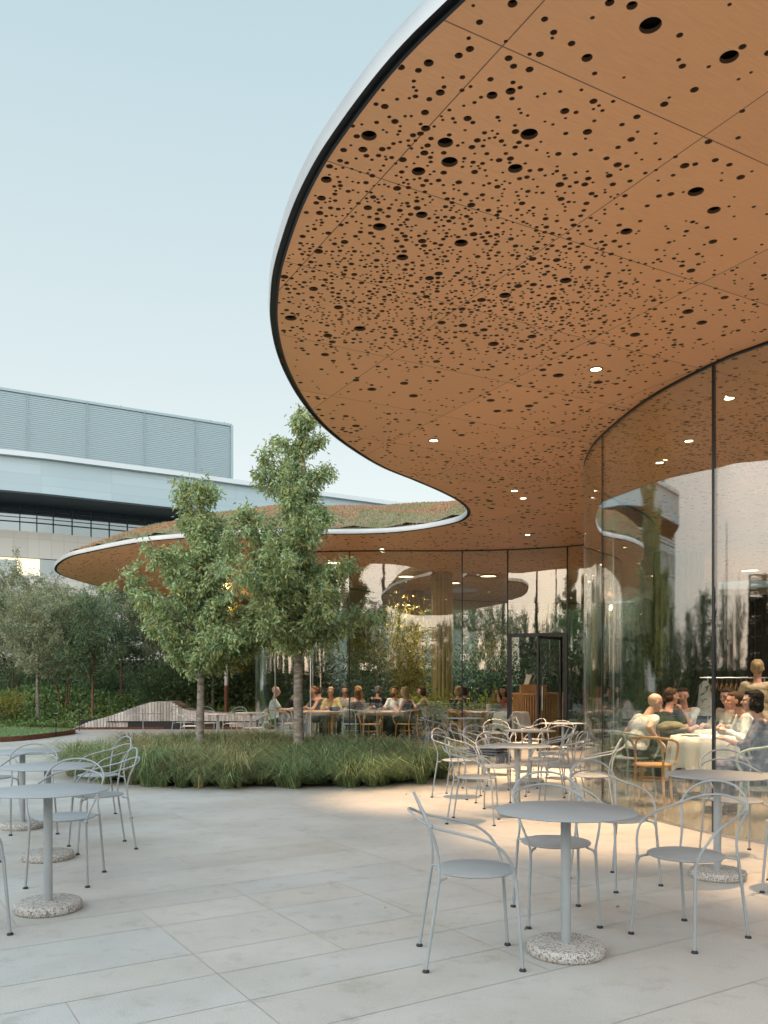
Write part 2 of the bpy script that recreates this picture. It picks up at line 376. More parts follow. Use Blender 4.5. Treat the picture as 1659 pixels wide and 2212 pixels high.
def np_mesh(name, V, Fc, m, parent=None, tint=None, k=None):
    me = bpy.data.meshes.new(name); nv, nf = len(V), len(Fc); w = Fc.shape[1]
    me.vertices.add(nv); me.vertices.foreach_set('co', np.asarray(V, dtype=np.float32).ravel())
    me.loops.add(nf * w); me.loops.foreach_set('vertex_index', np.asarray(Fc, dtype=np.int32).ravel())
    me.polygons.add(nf); me.polygons.foreach_set('loop_start', np.arange(0, nf * w, w, dtype=np.int32))
    me.materials.append(m)
    if tint is not None:
        a = me.color_attributes.new('tint', 'FLOAT_COLOR', 'POINT')
        a.data.foreach_set('color', np.asarray(tint, dtype=np.float32).ravel())
    me.update(calc_edges=True)
    o = bpy.data.objects.new(name, me); COL.objects.link(o)
    if parent is not None: o.parent = parent
    return o
def leaves(name, pos, dirs, size, m, rng, parent=None, width=.36, fold=.5, hue=(.82, 1.2), warm=.15):
    n = len(pos); pos = np.asarray(pos); d = np.asarray(dirs); d = d / np.maximum(np.linalg.norm(d, axis=1, keepdims=True), 1e-6)
    rnd = rng.normal(size=(n, 3)); s_ = np.cross(d, rnd); s_ /= np.maximum(np.linalg.norm(s_, axis=1, keepdims=True), 1e-6)
    nn = np.cross(s_, d); sz = np.asarray(size).reshape(-1, 1) * np.ones((n, 1))
    V = np.empty((n, 4, 3)); V[:, 0] = pos; V[:, 2] = pos + d * sz - nn * sz * .12
    mid = pos + d * sz * .5
    V[:, 1] = mid + s_ * sz * width * .5 + nn * sz * width * .5 * fold; V[:, 3] = mid - s_ * sz * width * .5 + nn * sz * width * .5 * fold
    b = np.arange(n)[:, None] * 4
    Fc = np.concatenate([b + np.array([[0, 1, 2]]), b + np.array([[0, 2, 3]])])
    br = rng.uniform(hue[0], hue[1], (n, 1)); wm = rng.uniform(-warm, warm, (n, 1))
    t = np.concatenate([br * (1 + wm), br, br * (1 - wm * .8), np.ones((n, 1))], axis=1)
    return np_mesh(name, V.reshape(-1, 3), Fc, m, parent, np.repeat(t, 4, axis=0))

# ------------------------------------------------------------ trees
def make_tree(name, seed, H, base, prof, nl, leafs, lsize, leafm, barkm, r0=.07, up=.7, droop=.25, stems=1, hue=(.75, 1.3), spread=.13, lean=.03, twig=7, nlimb_seg=7, tl=1.0, irr=.25):
    """a trunk with limbs and twigs (one mesh) and its crown of leaves (one mesh)"""
    rr = random.Random(seed); rng = np.random.default_rng(seed)
    root = empty(name, (0, 0, 0)); tb = MB(); P, D = [], []
    for st in range(stems):
        a0 = 2 * PI * st / max(stems, 1) + rr.random(); off = .14 * (stems > 1)
        bx, by = off * math.cos(a0), off * math.sin(a0); pts = []; n = 12; wob = [rr.uniform(-lean, lean) for _ in range(4)]
        tilt = .20 * (stems > 1)
        for i in range(n + 1):
            t = i / n; z = H * t
            pts.append(Vector((bx + math.cos(a0) * tilt * z + wob[0] * math.sin(t * 5) + wob[1] * t, by + math.sin(a0) * tilt * z + wob[2] * math.sin(t * 4) + wob[3] * t, z)))
        tb.tube(pts, [r0 * (1.12 if i == 0 else 1) * (1 - .88 * (i / n) ** 1.1) / (1 if stems == 1 else 1.6) for i in range(n + 1)], 9)
        def tp(z):
            q = min(max(z / H * n, 0), n - 1e-6); i = int(q); return pts[i].lerp(pts[i + 1], q - i)
        L = nl // stems
        for k in range(L):
            t = ((k + rr.random() * .8) / L) ** (1.0 + irr * .45)
            if .55 < t < .85 and rr.random() < irr * .4: continue
            z = base + (H - base) * t * .97
            ln = prof(t) * rr.uniform(1 - irr * 1.25, 1 + irr * .5)
            az = k * 2.4 + rr.uniform(-.4, .4); e = up * rr.uniform(.6, 1.25) * (.75 + .5 * t)
            p = tp(z); d = Vector((math.cos(az) * math.cos(e), math.sin(az) * math.cos(e), math.sin(e))); lp = [p.copy()]
            for q in range(nlimb_seg):
                d = (d + Vector((rr.uniform(-.16, .16), rr.uniform(-.16, .16), rr.uniform(-.1, .14)))).normalized()
                p = p + d * ln / nlimb_seg; lp.append(p.copy())
            rb = r0 * .34 * (1 - .6 * t)
            tb.tube(lp, [max(rb * (1 - .85 * i / nlimb_seg), .003) for i in range(nlimb_seg + 1)], 5, cap=False)
            for q in range(2, nlimb_seg + 1):
                for _ in range(twig):
                    tw = Vector((rr.gauss(0, 1), rr.gauss(0, 1), rr.gauss(.1, .7))).normalized(); tw_l = (rr.uniform(.5, 1.4) * ln * .22 + .06) * tl
                    a = lp[q - 1].lerp(lp[q], rr.random()); b = a + tw * tw_l + Vector((0, 0, -.04))
                    if _ < 2: tb.tube([a, a.lerp(b, .5) + Vector((0, 0, .02)), b], [.005, .004, .002], 3, cap=False)
                    P.append((a, b, t))
    rr2 = np.array([[*a, *b] for a, b, t in P]); w = (np.linalg.norm(rr2[:, :3] - rr2[:, 3:], axis=1) + .08) * np.array([.12 + prof(t) for a, b, t in P])
    idx = rng.choice(len(P), leafs, p=w / w.sum()); tt = rng.uniform(.15, 1.08, (leafs, 1)) ** .8
    pos = rr2[idx, :3] * (1 - tt) + rr2[idx, 3:] * tt + rng.normal(0, spread * .35, (leafs, 3))
    dr = (rr2[idx, 3:] - rr2[idx, :3]); dr /= np.linalg.norm(dr, axis=1, keepdims=True) + 1e-6
    dr = dr * .6 + rng.normal(0, .6, (leafs, 3)); dr[:, 2] -= droop
    tk = tb.build('trunk', barkm, root)
    cr = leaves('crown', pos, dr, rng.uniform(.7, 1.25, leafs) * lsize, leafm, rng, root, hue=hue, warm=.24)
    return root
def place(root, xy, s=1, rz=0, z=0, label=None, cat_='tree', group=None, sz=None, first=False):
    o = root if first else copy_tree(root)
    o.location = (xy[0], xy[1], z); o.rotation_euler = (0, 0, rz); o.scale = (s, s, sz or s)
    tag(o, label, cat_, group); return o

# ============================================================ the setting
gb = MB(); gb.add([(-900, -900, -.12), (900, -900, -.12), (900, 900, -.12), (-900, 900, -.12)], [(0, 1, 2, 3)])
tag(gb.build('ground', mat('far_ground', (.22, .22, .20), .95, noise=.15, nscale=.05)), kind='structure')
rr = random.Random(5)
cu, su = math.cos(UA), math.sin(UA)
pb = MB(); pb.add([(-22, -12, -.0022), (26, -12, -.0022), (26, 34, -.0022), (-22, 34, -.0022)], [(0, 1, 2, 3)])
tag(pb.build('paving_bed', M['joint']), kind='structure')
# slabs: rows of three widths, lengths in a module of 0.695 m
rows = [-14.0]
known = [2.46, 3.07, 3.48, 3.88, 4.23, 4.82, 5.23, 5.6, 6.19, 6.67]
while rows[-1] < 2.0: rows.append(rows[-1] + rr.choice([.36, .41, .6, .5]))
rows += known
while rows[-1] < 36: rows.append(rows[-1] + rr.choice([.36, .41, .6, .5]))
V, Fc, T = [], [], []
g = .0021; blk = 0; off_ = 0; pat = []
for a, b in zip(rows, rows[1:]):
    if b - a < .12: continue
    if blk <= 0:
        blk = rr.choice([1, 2, 2, 3]); off_ = -16 + .695 * rr.randint(0, 3) + .08; pat = [rr.choice([.695, .695, 1.39, 1.39]) for _ in range(60)]
    blk -= 1; u = off_; pi_ = 0
    while u < 34:
        u2 = u + pat[pi_] + (pat[pi_ + 1] if rr.random() < .18 else 0); pi_ += 1 if abs(u2 - u - pat[pi_]) < .01 else 2
        c = [(u + g, a + g), (u2 - g, a + g), (u2 - g, b - g), (u + g, b - g)]
        xy = [(p * cu - q * su, p * su + q * cu) for p, q in c]
        if any(-21 < x < 25 and -11 < y < 33 for x, y in xy):
            n0 = len(V); V += [(x, y, 0) for x, y in xy]; Fc.append((n0, n0 + 1, n0 + 2, n0 + 3))
            t = rr.uniform(.94, 1.03); w = rr.uniform(-.02, .025); T += [(t * (1 + w), t, t * (1 - w), 1)] * 4
        u = u2
tag(np_mesh('plaza_paving', np.array(V), np.array(Fc), M['granite'], tint=np.array(T)), kind='structure')

# lawn with steel edge
def poly_sheet(name, pts, z, m, kind='structure', zt=None):
    b_ = MB(); n = len(pts); b_.add([(x, y, z) for x, y in pts], [tuple(range(n))]); 
    if zt is not None:
        b_.add([(x, y, zt) for x, y in pts] + [(x, y, z) for x, y in pts], [(i, (i + 1) % n, n + (i + 1) % n, n + i) for i in range(n)])
    return tag(b_.build(name, m, smooth=False), kind=kind)
lawn = [tuple(p)[:2] for p in resample(cat([(-9.2, 20.3, 0), (-8.7, 22.2, 0), (-8.75, 24.0, 0), (-9.8, 24.9, 0), (-12, 25.6, 0), (-17, 26, 0), (-19, 22, 0), (-15, 19, 0), (-11.5, 19.3, 0)], 8, True), .3)]
poly_sheet('lawn', lawn, .10, M['lawn'])
e = MB(); n_ = len(lawn)
for i in range(n_):
    a, b = Vector((*lawn[i], 0)), Vector((*lawn[(i + 1) % n_], 0)); d = (b - a); e.box((a + b) / 2 + Vector((0, 0, .06)), (d.length + .02, .03, .13), math.atan2(d.y, d.x))
tag(e.build('lawn_edging', M['rust'], smooth=False), kind='structure')
rng = np.random.default_rng(3)
def in_poly(x, y, poly):
    x = np.asarray(x); y = np.asarray(y); c = np.zeros(x.shape, bool); n = len(poly)
    for i in range(n):
        x1, y1 = poly[i]; x2, y2 = poly[(i + 1) % n]
        m_ = ((y1 > y) != (y2 > y)); 
        with np.errstate(divide='ignore', invalid='ignore'):
            c ^= m_ & (x < (x2 - x1) * (y - y1) / (y2 - y1 + 1e-12) + x1)
    return c
def blades(name, pts, h, lean, w, m, rng, hue=(.7, 1.3), dry=0., parent=None, z0=0.0, curve=1.0, dirs=None, tm=None):
    n = len(pts); az = rng.uniform(0, 2 * PI, n) if dirs is None else dirs; 
    dx, dy = np.cos(az), np.sin(az); ln = lean * rng.uniform(.2, 1.3, n); hh = h * rng.uniform(.55, 1.15, n)
    V = np.empty((n, 7, 3)); ww = w * rng.uniform(.7, 1.3, n)
    for k, (t, wf) in enumerate(((0, 1), (.4, .9), (.75, .6))):
        ox = dx * ln * t ** 2; oy = dy * ln * t ** 2; oz = hh * (t - .30 * curve * t ** 3)
        for s_, q in ((-1, 0), (1, 1)):
            V[:, 2 * k + q, 0] = pts[:, 0] + ox - dy * s_ * ww * wf * .5; V[:, 2 * k + q, 1] = pts[:, 1] + oy + dx * s_ * ww * wf * .5; V[:, 2 * k + q, 2] = z0 + oz
    V[:, 6, 0] = pts[:, 0] + dx * ln * 1.1; V[:, 6, 1] = pts[:, 1] + dy * ln * 1.1; V[:, 6, 2] = z0 + hh * (1 - .38 * curve)
    b = np.arange(n)[:, None] * 7
    F4 = np.concatenate([b + np.array([[0, 1, 3, 2]]), b + np.array([[2, 3, 5, 4]]), b + np.array([[4, 5, 6, 6]])])
    F3 = np.concatenate([b + np.array(q) for q in ([[0, 1, 3]], [[0, 3, 2]], [[2, 3, 5]], [[2, 5, 4]], [[4, 5, 6]])])
    br = rng.uniform(hue[0], hue[1], (n, 1)); isdry = rng.random((n, 1)) < dry
    t = np.where(isdry, np.concatenate([br * 2.6, br * 1.9, br * 1.9, np.ones((n, 1))], 1), np.concatenate([br * rng.uniform(.8, 1.15, (n, 1)), br, br * .9, np.ones((n, 1))], 1))
    if tm is not None: t[:, :3] *= tm
    return np_mesh(name, V.reshape(-1, 3), F3, m, parent, np.repeat(t, 7, axis=0))
q = rng.uniform([-19, 19], [-8.6, 26], (26000, 2)); q = q[in_poly(q[:, 0], q[:, 1], lawn)]
tag(blades('lawn_grass', q, .05, .03, .012, M['grass'], rng, hue=(.9, 1.5), z0=.10), 'short mown green grass of the lawn', 'grass', kind='stuff')

# planted mound behind the bench
def mound_h(x, y):
    t = np.clip((y - 26.2) / 7.0, 0, 1); t = t * t * (3 - 2 * t)
    e1 = np.clip((x + 24) / 4, 0, 1)
    return t * (.95 + .16 * np.sin(x * .45 + 1) + .10 * np.sin(x * 1.1 + y * .3)) * e1 - .02
xs = np.linspace(-24, 24, 73); ys = np.linspace(26.2, 52, 40); X_, Y_ = np.meshgrid(xs, ys)
shift = np.where(X_ > -3.5, np.clip((X_ + 3.5) / 2, 0, 1) * 8.5, 0)          # the bed runs round behind the pavilion
Z_ = mound_h(X_, Y_); Vm = np.stack([X_, Y_ + shift, Z_], -1).reshape(-1, 3); nx = len(xs)
Fm = np.array([(j * nx + i, j * nx + i + 1, (j + 1) * nx + i + 1, (j + 1) * nx + i) for j in range(len(ys) - 1) for i in range(nx - 1)])
o = np_mesh('planted_mound', Vm, Fm, M['soil']); tag(o, kind='structure'); o.data.polygons.foreach_set('use_smooth', [True] * len(o.data.polygons))
n = 42000; px_ = rng.uniform(-20, -1.2, n); py_ = 26.3 + rng.random(n) ** 1.5 * 12
sh_ = np.where(px_ > -3.5, np.clip((px_ + 3.5) / 2, 0, 1) * 8.5, 0)
pos = np.stack([px_, py_ + sh_, mound_h(px_, py_) + rng.uniform(.0, .16, n) * (.6 + .6 * np.sin(px_ * 2.2) * np.sin(py_ * 2))], 1)
dr = rng.normal(0, .5, (n, 3)); dr[:, 2] += .35; dr[:, 1] -= .3
tag(leaves('ground_cover', pos, dr, rng.uniform(.09, .18, n), mat('cover_leaf', (.17, .26, .085), .5, attr='tint', transl=.25), rng, width=.8, hue=(.65, 1.35), warm=.22), 'low ivy-like ground cover blanketing the mound behind the timber bench', 'ground cover', kind='stuff')

# ============================================================ restaurant pavilion
PAV = empty('restaurant_pavilion', (5, 17, 0), 0, 'curvy restaurant pavilion with perforated timber ceiling, planted roof and curved glass walls', 'pavilion')
outl_px = [(1005, 0), (905, 95), (835, 172), (765, 262), (703, 352), (657, 440), (627, 520), (607, 590), (600, 650), (600, 700), (611, 760), (632, 815), (664, 870), (705, 920), (760, 965), (830, 1008), (900, 1037), (960, 1063), (1000, 1085), (1016, 1103), (1011, 1118), (985, 1130), (920, 1143), (850, 1151), (780, 1154), (650, 1155), (500, 1157), (400, 1163), (300, 1173), (200, 1192), (150, 1205), (124, 1225), (133, 1241), (190, 1260), (260, 1275), (330, 1286)]
outl = [Cp(*p) for p in outl_px] + [(-6.6, 30.6), (-4.5, 32), (-1.5, 33), (2, 33.5), (6, 33.6), (10, 33), (14, 31), (17, 27), (18, 22), (17, 17), (15.6, 12), (14.2, 8), (12, 4.5), (9, 2.1), (6, 1.0), (3.8, .95), (2.2, 1.55), (1.05, 2.75)]
outl = [Vector((p[0], p[1], 0)) for p in outl][::-1]      # counter-clockwise
OUT = resample(cat(outl, 10, True), .09)
O2 = [(p.x, p.y) for p in OUT]
area = sum(O2[i][0] * O2[(i + 1) % len(O2)][1] - O2[(i + 1) % len(O2)][0] * O2[i][1] for i in range(len(O2)))
if area < 0: OUT = OUT[::-1]; O2 = O2[::-1]
def normals(P):
    n = len(P); out = []
    for i in range(n):
        t = (P[(i + 1) % n] - P[i - 1]); out.append(Vector((t.y, -t.x, 0)).normalized())
    return out
NO = normals(OUT)
SKY = [(Cp(1600, 1264), 1.15), (Cp(991, 1276), .62)]
# holes
big = [(1405, 55, 24), (1575, 123, 20), (1365, 12, 12), (1268, 125, 12), (1474, 143, 8), (1500, 194, 9), (797, 293, 17), (962, 308, 17), (971, 350, 18), (904, 370, 15), (1143, 290, 19), (1113, 364, 16), (1063, 206, 12), (1103, 197, 11), (951, 200, 10), (926, 136, 11), (911, 464, 13), (820, 490, 15), (996, 525, 15), (869, 556, 13), (928, 601, 10), (1091, 638, 13), (1222, 606, 13), (1353, 500, 13), (1503, 414, 17), (1542, 454, 14), (1334, 356, 9), (1269, 285, 10), (677, 624, 10), (708, 725, 10), (777, 710, 13), (731, 664, 10), (628, 687, 13), (618, 780, 11), (702, 766, 9), (1040, 648, 10), (954, 697, 9), (1066, 743, 12), (1149, 727, 10), (1000, 703, 10), (1206, 811, 12), (1292, 826, 10), (1486, 673, 12), (1516, 697, 11), (1372, 723, 11), (1195, 645, 9), (1540, 522, 9), (803, 841, 10), (873, 828, 9), (893, 855, 10), (1060, 865, 9), (1074, 888, 9), (1143, 877, 10), (1158, 992, 7), (997, 940, 8), (769, 920, 9), (747, 899, 7), (705, 388, 12), (688, 543, 10), (1220, 240, 10), (991, 120, 9), (784, 323, 10), (858, 407, 9), (1010, 256, 9), (1212, 430, 8), (1018, 443, 9), (1107, 8, 11), (1036, 48, 8), (1196, 70, 8), (870, 345, 9), (918, 243, 9), (1600, 383, 9), (1479, 358, 10)]
HO = []; grid = {}
def put(x, y, r, mar=.005):
    gx, gy = int(x / .14), int(y / .14)
    for i in range(gx - 1, gx + 2):
        for j in range(gy - 1, gy + 2):
            for (a, b, c) in grid.get((i, j), ()):
                if (a - x) ** 2 + (b - y) ** 2 < (c + r + mar) ** 2: return False
    HO.append((x, y, r)); grid.setdefault((int(x / .14), int(y / .14)), []).append((x, y, r)); return True
for (a, b, r) in big:
    x, y = Cp(a, b); put(x, y, r / F * y)
LAMPS = [Cp(1287, 797), Cp(937, 951), Cp(1130, 1076), Cp(1140, 1155), Cp(825, 1186), Cp(1575, 860), Cp(1488, 952), Cp(1425, 999), Cp(1280, 1077), (4.6, 4.6), (7.0, 3.4), (2.0, 13.0), (-1.8, 17.6), (-4.2, 19.2), (3.6, 5.9)]
RINGS = [Cp(877, 1244), Cp(1055, 1243), Cp(1458, 1214), Cp(1620, 1231), Cp(978, 1258), (-1.2, 20.6), (7.4, 12.0), (5.4, 10.6)]
def dens(x, y):
    d = 13 + 13 * np.clip((y - 7.5) / 2.5, 0, 1) + 6 * np.sin(x * 1.7 + y * .6) * np.sin(y * 1.1 - x * .3)
    for cx, cy, sx, sy, a in ((.1, 5.0, .75, .8, 210), (-.15, 6.3, .75, 1.05, 260), (.9, 6.6, .95, .85, 280), (.65, 5.5, .8, .9, 140), (1.7, 7.0, .7, .7, 50), (1.3, 6.2, .5, .7, 35), (2.6, 6.3, .7, .7, 16), (4.2, 10.5, 1.2, 1.3, 60), (3.0, 12.5, 2, 1.6, 30), (.3, 6.3, 1.2, 1.5, 45), (2.2, 9.6, 1.5, .9, 14), (3.4, 6.6, 1.6, 1.6, 22), (4.2, 10.5, 1.6, 1.6, 60), (2.2, 8.2, 1.5, 1.2, 12), (.9, 12.6, 1.5, 1.6, 16)):
        d = d + a * np.exp(-((x - cx) / sx) ** 2 - ((y - cy) / sy) ** 2)
    d = d - 10 * np.exp(-((x - .3) / 1.2) ** 2 - ((y - 9) / .8) ** 2) - 14 * np.exp(-((x - 2.2) / .9) ** 2 - ((y - 4.3) / .8) ** 2)
    return np.maximum(d, 4)
hr = np.random.default_rng(11)
# near field: y 2.2..12.5 ; far field: y 12.5..31
def inner(x, y, m):                               # keeps away from the rim
    ok = in_poly(x, y, O2)
    P_ = np.array(O2)[::2]; d2 = np.full(len(x), 9e9)
    for i in range(0, len(P_), 400):
        c = P_[i:i + 400]; d2 = np.minimum(d2, ((x[:, None] - c[None, :, 0]) ** 2 + (y[:, None] - c[None, :, 1]) ** 2).min(1))
    return ok & (d2 > m * m)
MAXD = 900
for (x0, x1, y0, y1, dsc, cap_) in ((-1.6, 7.2, 2.0, 12.5, 1.45, 1), (-9, 12, 12.5, 33, .62, 0)):
    A = (x1 - x0) * (y1 - y0); n = int(A * MAXD); x = hr.uniform(x0, x1, n); y = hr.uniform(y0, y1, n)
    D = dens(x, y) * dsc
    if not cap_: D = np.minimum(D, 26)
    keep = (hr.random(n) < D / MAXD) & (x / y < .56) & (x / y > -.5); x, y, D = x[keep], y[keep], D[keep]
    k2 = inner(x, y, .045); x, y, D = x[k2], y[k2], D[k2]
    order = hr.permutation(len(x))
    for i in order:
        r = (.0082 + .0035 * hr.random() if hr.random() < .58 else .013 + .008 * hr.random()) if cap_ else .018 + .022 * hr.random()
        if cap_: r *= 1 + .4 * min(max((y[i] - 6.5) / 3, 0), 1)
        if hr.random() < .07: r *= 1.5
        if any((x[i] - a) ** 2 + (y[i] - b) ** 2 < .014 for a, b in LAMPS): continue
        if any((x[i] - a) ** 2 + (y[i] - b) ** 2 < .16 for a, b in RINGS): continue
        if any((x[i] - a[0]) ** 2 + (y[i] - a[1]) ** 2 < (r_ + .1) ** 2 for a, r_ in SKY): continue
        put(float(x[i]), float(y[i]), float(r))
# triangulate the soffit with every hole cut out
def cut_sheet(outer, holes, step):
    vs = []; ed = []; ids = []
    n = len(outer); vs += [Vector(p) for p in outer]; ed += [(i, (i + 1) % n) for i in range(n)]; ids += [-1] * n
    for hid, (x, y, r, k) in enumerate(holes):
        b = len(vs)
        for j in range(k): a = 2 * PI * j / k; vs.append(Vector((x + r * math.cos(a), y + r * math.sin(a)))); ids.append(hid)
        ed += [(b + j, b + (j + 1) % k) for j in range(k)]
    for gx in np.arange(-9, 18, step):
        for gy in np.arange(1, 34, step):
            pass
    out = delaunay_2d_cdt(vs, ed, [], 0, 1e-5)
    ov, of, orig = out[0], out[2], out[3]
    vid = np.array([ids[o[0]] if len(o) else -2 for o in orig]); F_ = np.array([f for f in of if len(f) == 3]); V_ = np.array([(v.x, v.y) for v in ov])
    a = vid[F_]; inside = (a[:, 0] >= 0) & (a[:, 0] == a[:, 1]) & (a[:, 1] == a[:, 2])
    c = V_[F_].mean(1); ok = in_poly(c[:, 0], c[:, 1], [tuple(p) for p in outer])
    return V_, F_[ok & ~inside]
holes = [(x, y, r, 18 if r > .02 and y < 9 else (12 if y < 9 else 8)) for x, y, r in HO] + [(a[0], a[1], r_, 48) for a, r_ in SKY]
V2, F2 = cut_sheet(O2, holes, 2)
sb = MB(); F2 = [tuple(int(i) for i in f) for f in F2]
def flip(f): 
    a, b, c = (V2[i] for i in f); return f if (b[0] - a[0]) * (c[1] - a[1]) - (b[1] - a[1]) * (c[0] - a[0]) < 0 else f[::-1]
sb.v = [(float(x), float(y), CEIL) for x, y in V2]; sb.f = [flip(f) for f in F2]; sb.m = [0] * len(F2)
sb.build('soffit', M['soffit'], PAV, world=True, smooth=False)
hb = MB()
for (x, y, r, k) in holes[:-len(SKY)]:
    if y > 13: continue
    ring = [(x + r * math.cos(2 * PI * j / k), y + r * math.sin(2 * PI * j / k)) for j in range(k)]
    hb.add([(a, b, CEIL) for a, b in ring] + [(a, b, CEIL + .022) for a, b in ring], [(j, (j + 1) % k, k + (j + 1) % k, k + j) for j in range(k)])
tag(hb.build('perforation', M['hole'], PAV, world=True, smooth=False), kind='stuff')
# black sheet above the perforated panels, its colour standing in for cavity shade
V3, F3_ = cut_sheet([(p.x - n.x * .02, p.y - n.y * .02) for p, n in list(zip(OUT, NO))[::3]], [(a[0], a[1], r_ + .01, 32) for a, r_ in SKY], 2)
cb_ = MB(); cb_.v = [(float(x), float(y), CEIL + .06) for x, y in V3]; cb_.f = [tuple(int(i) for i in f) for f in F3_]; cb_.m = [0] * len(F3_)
cb_.build('cavity_shade_sheet', M['void'], PAV, world=True, smooth=False)
# rim
def sweep_closed(P, Nn, prof, name, m, parent):
    b = MB(); n = len(P); k = len(prof)
    b.v = [(p.x + q.x * o_, p.y + q.y * o_, z) for p, q in zip(P, Nn) for (o_, z) in prof]
    b.f = [(i * k + j, ((i + 1) % n) * k + j, ((i + 1) % n) * k + j + 1, i * k + j + 1) for i in range(n) for j in range(k - 1)]; b.m = [0] * len(b.f)
    return b.build(name, m, parent, world=True, angle=50)
sweep_closed(OUT, NO, [(-.012, CEIL + .06), (-.012, CEIL + .012), (0, CEIL - .004), (.012, CEIL + .004), (.012, CEIL + .03)], 'edge_trim', M['gasket'], PAV)
sweep_closed(OUT, NO, [(.012, CEIL + .03), (.055, CEIL + .03), (.055, CEIL + .012)], 'shadow_gap', M['gasket'], PAV)
sweep_closed(OUT, NO, [(.055, CEIL + .012), (.060, CEIL + .004), (.070, CEIL + .088), (.065, CEIL + .094), (-.06, CEIL + .096), (-.06, CEIL + .06)], 'rim', M['rim'], PAV)
# planted roof: a mound inside the rim
PO = np.array(O2)[::4]
def edge_d(x, y):
    d = np.full(len(x), 9e9)
    for i in range(0, len(PO), 100):
        c = PO[i:i + 100]; d = np.minimum(d, ((x[:, None] - c[None, :, 0]) ** 2 + (y[:, None] - c[None, :, 1]) ** 2).min(1))
    return np.sqrt(d)
def roof_h(x, y, d=None):
    d = edge_d(x, y) if d is None else d
    return CEIL + .09 + 1.85 * (1 - np.exp(-d / 3.4)) + .05 * np.sin(x * 1.9) * np.sin(y * 1.6) * np.minimum(d / 2, 1)
gx, gy = np.meshgrid(np.arange(-9.5, 19, .35), np.arange(.5, 34.5, .35)); fx, fy = gx.ravel(), gy.ravel()
msk = inner(fx, fy, .15)
for a, r_ in SKY: msk &= (fx - a[0]) ** 2 + (fy - a[1]) ** 2 > (r_ + .15) ** 2
inset = [(p.x - q.x * .06, p.y - q.y * .06) for p, q in list(zip(OUT, NO))[::3]]
vs = [Vector(p) for p in inset]; n1 = len(vs); ed = [(i, (i + 1) % n1) for i in range(n1)]; hid = [-1] * n1
for k_, (a, r_) in enumerate(SKY):
    b0 = len(vs)
    for j in range(32): vs.append(Vector((a[0] + (r_ + .05) * math.cos(2 * PI * j / 32), a[1] + (r_ + .05) * math.sin(2 * PI * j / 32)))); hid.append(k_)
    ed += [(b0 + j, b0 + (j + 1) % 32) for j in range(32)]
for x, y in zip(fx[msk], fy[msk]): vs.append(Vector((x, y))); hid.append(-3)
o_ = delaunay_2d_cdt(vs, ed, [], 0, 1e-5); V4 = np.array([(v.x, v.y) for v in o_[0]]); F4 = np.array([f for f in o_[2] if len(f) == 3])
vid = np.array([hid[q[0]] if len(q) else -2 for q in o_[3]]); a_ = vid[F4]; ins = (a_[:, 0] >= 0) & (a_[:, 0] == a_[:, 1]) & (a_[:, 1] == a_[:, 2])
c_ = V4[F4].mean(1); F4 = F4[in_poly(c_[:, 0], c_[:, 1], inset) & ~ins]
rb = MB(); zz = roof_h(V4[:, 0], V4[:, 1]); rb.v = [(float(x), float(y), float(z)) for (x, y), z in zip(V4, zz)]; rb.f = [tuple(int(i) for i in f) for f in F4]; rb.m = [0] * len(F4)
rb.build('planted_roof', mat('sedum_bed', (.24, .20, .12), .95, col2=(.16, .18, .08), nscale=1.2, bump=1, bscale=8), PAV, world=True, angle=180)
hh_ = lambda d: CEIL + .09 + 1.85 * (1 - math.exp(-d / 3.4))
sweep_closed(OUT, NO, [(-.055, CEIL + .07), (-.06, hh_(.06)), (-.25, hh_(.25) + .005), (-.5, hh_(.5) + .005), (-.8, hh_(.8) - .03)], 'roof_edge_soil', bpy.data.materials['sedum_bed'], PAV)
n = 170000; x = hr.uniform(-9, 5, n); y = hr.uniform(12.5, 30, n); k = inner(x, y, .07) & (hr.random(n) < np.clip(1.6 - (y - 15) / 14, .35, 1)); x, y = x[k], y[k]
z = roof_h(x, y); ed_ = edge_d(x, y); rnz = np.sin(x * 2.3 + y) * np.sin(y * 1.9 - x * .7) + .5 * np.sin(x * 5 + y * 3.1)
tint = np.stack([1.05 + .55 * (rnz > .1) + .45 * hr.random(len(x)), 1.0 + .4 * hr.random(len(x)) - .05 * (rnz > .1), .8 + .7 * hr.random(len(x)), np.ones(len(x))], 1)
dr = hr.normal(0, .45, (len(x), 3)); dr[:, 2] += 1
so = leaves('sedum', np.stack([x, y, z - .01], 1), dr, hr.uniform(.02, .065, len(x)), mat('sedum_leaf', (.26, .24, .145), .85, attr='tint', transl=.15), hr, width=.5)
so.data.color_attributes['tint'].data.foreach_set('color', np.repeat(tint, 4, axis=0).astype(np.float32).ravel())
so.parent = PAV; so.matrix_parent_inverse = Matrix.Translation(-PAV.location); so['kind'] = 'stuff'
for a, r_ in SKY:
    b = MB(); z1 = CEIL + 1.35
    b.lathe([(r_ + .001, CEIL + .002), (r_ + .001, z1), (r_ + .04, z1), (r_ + .04, CEIL + .9)], (a[0], a[1], 0), 48)
    b.f = [f for f in b.f if len(f) == 4]; b.m = [0] * len(b.f)
    b.build('skylight', M['ceramic'], PAV, world=True)
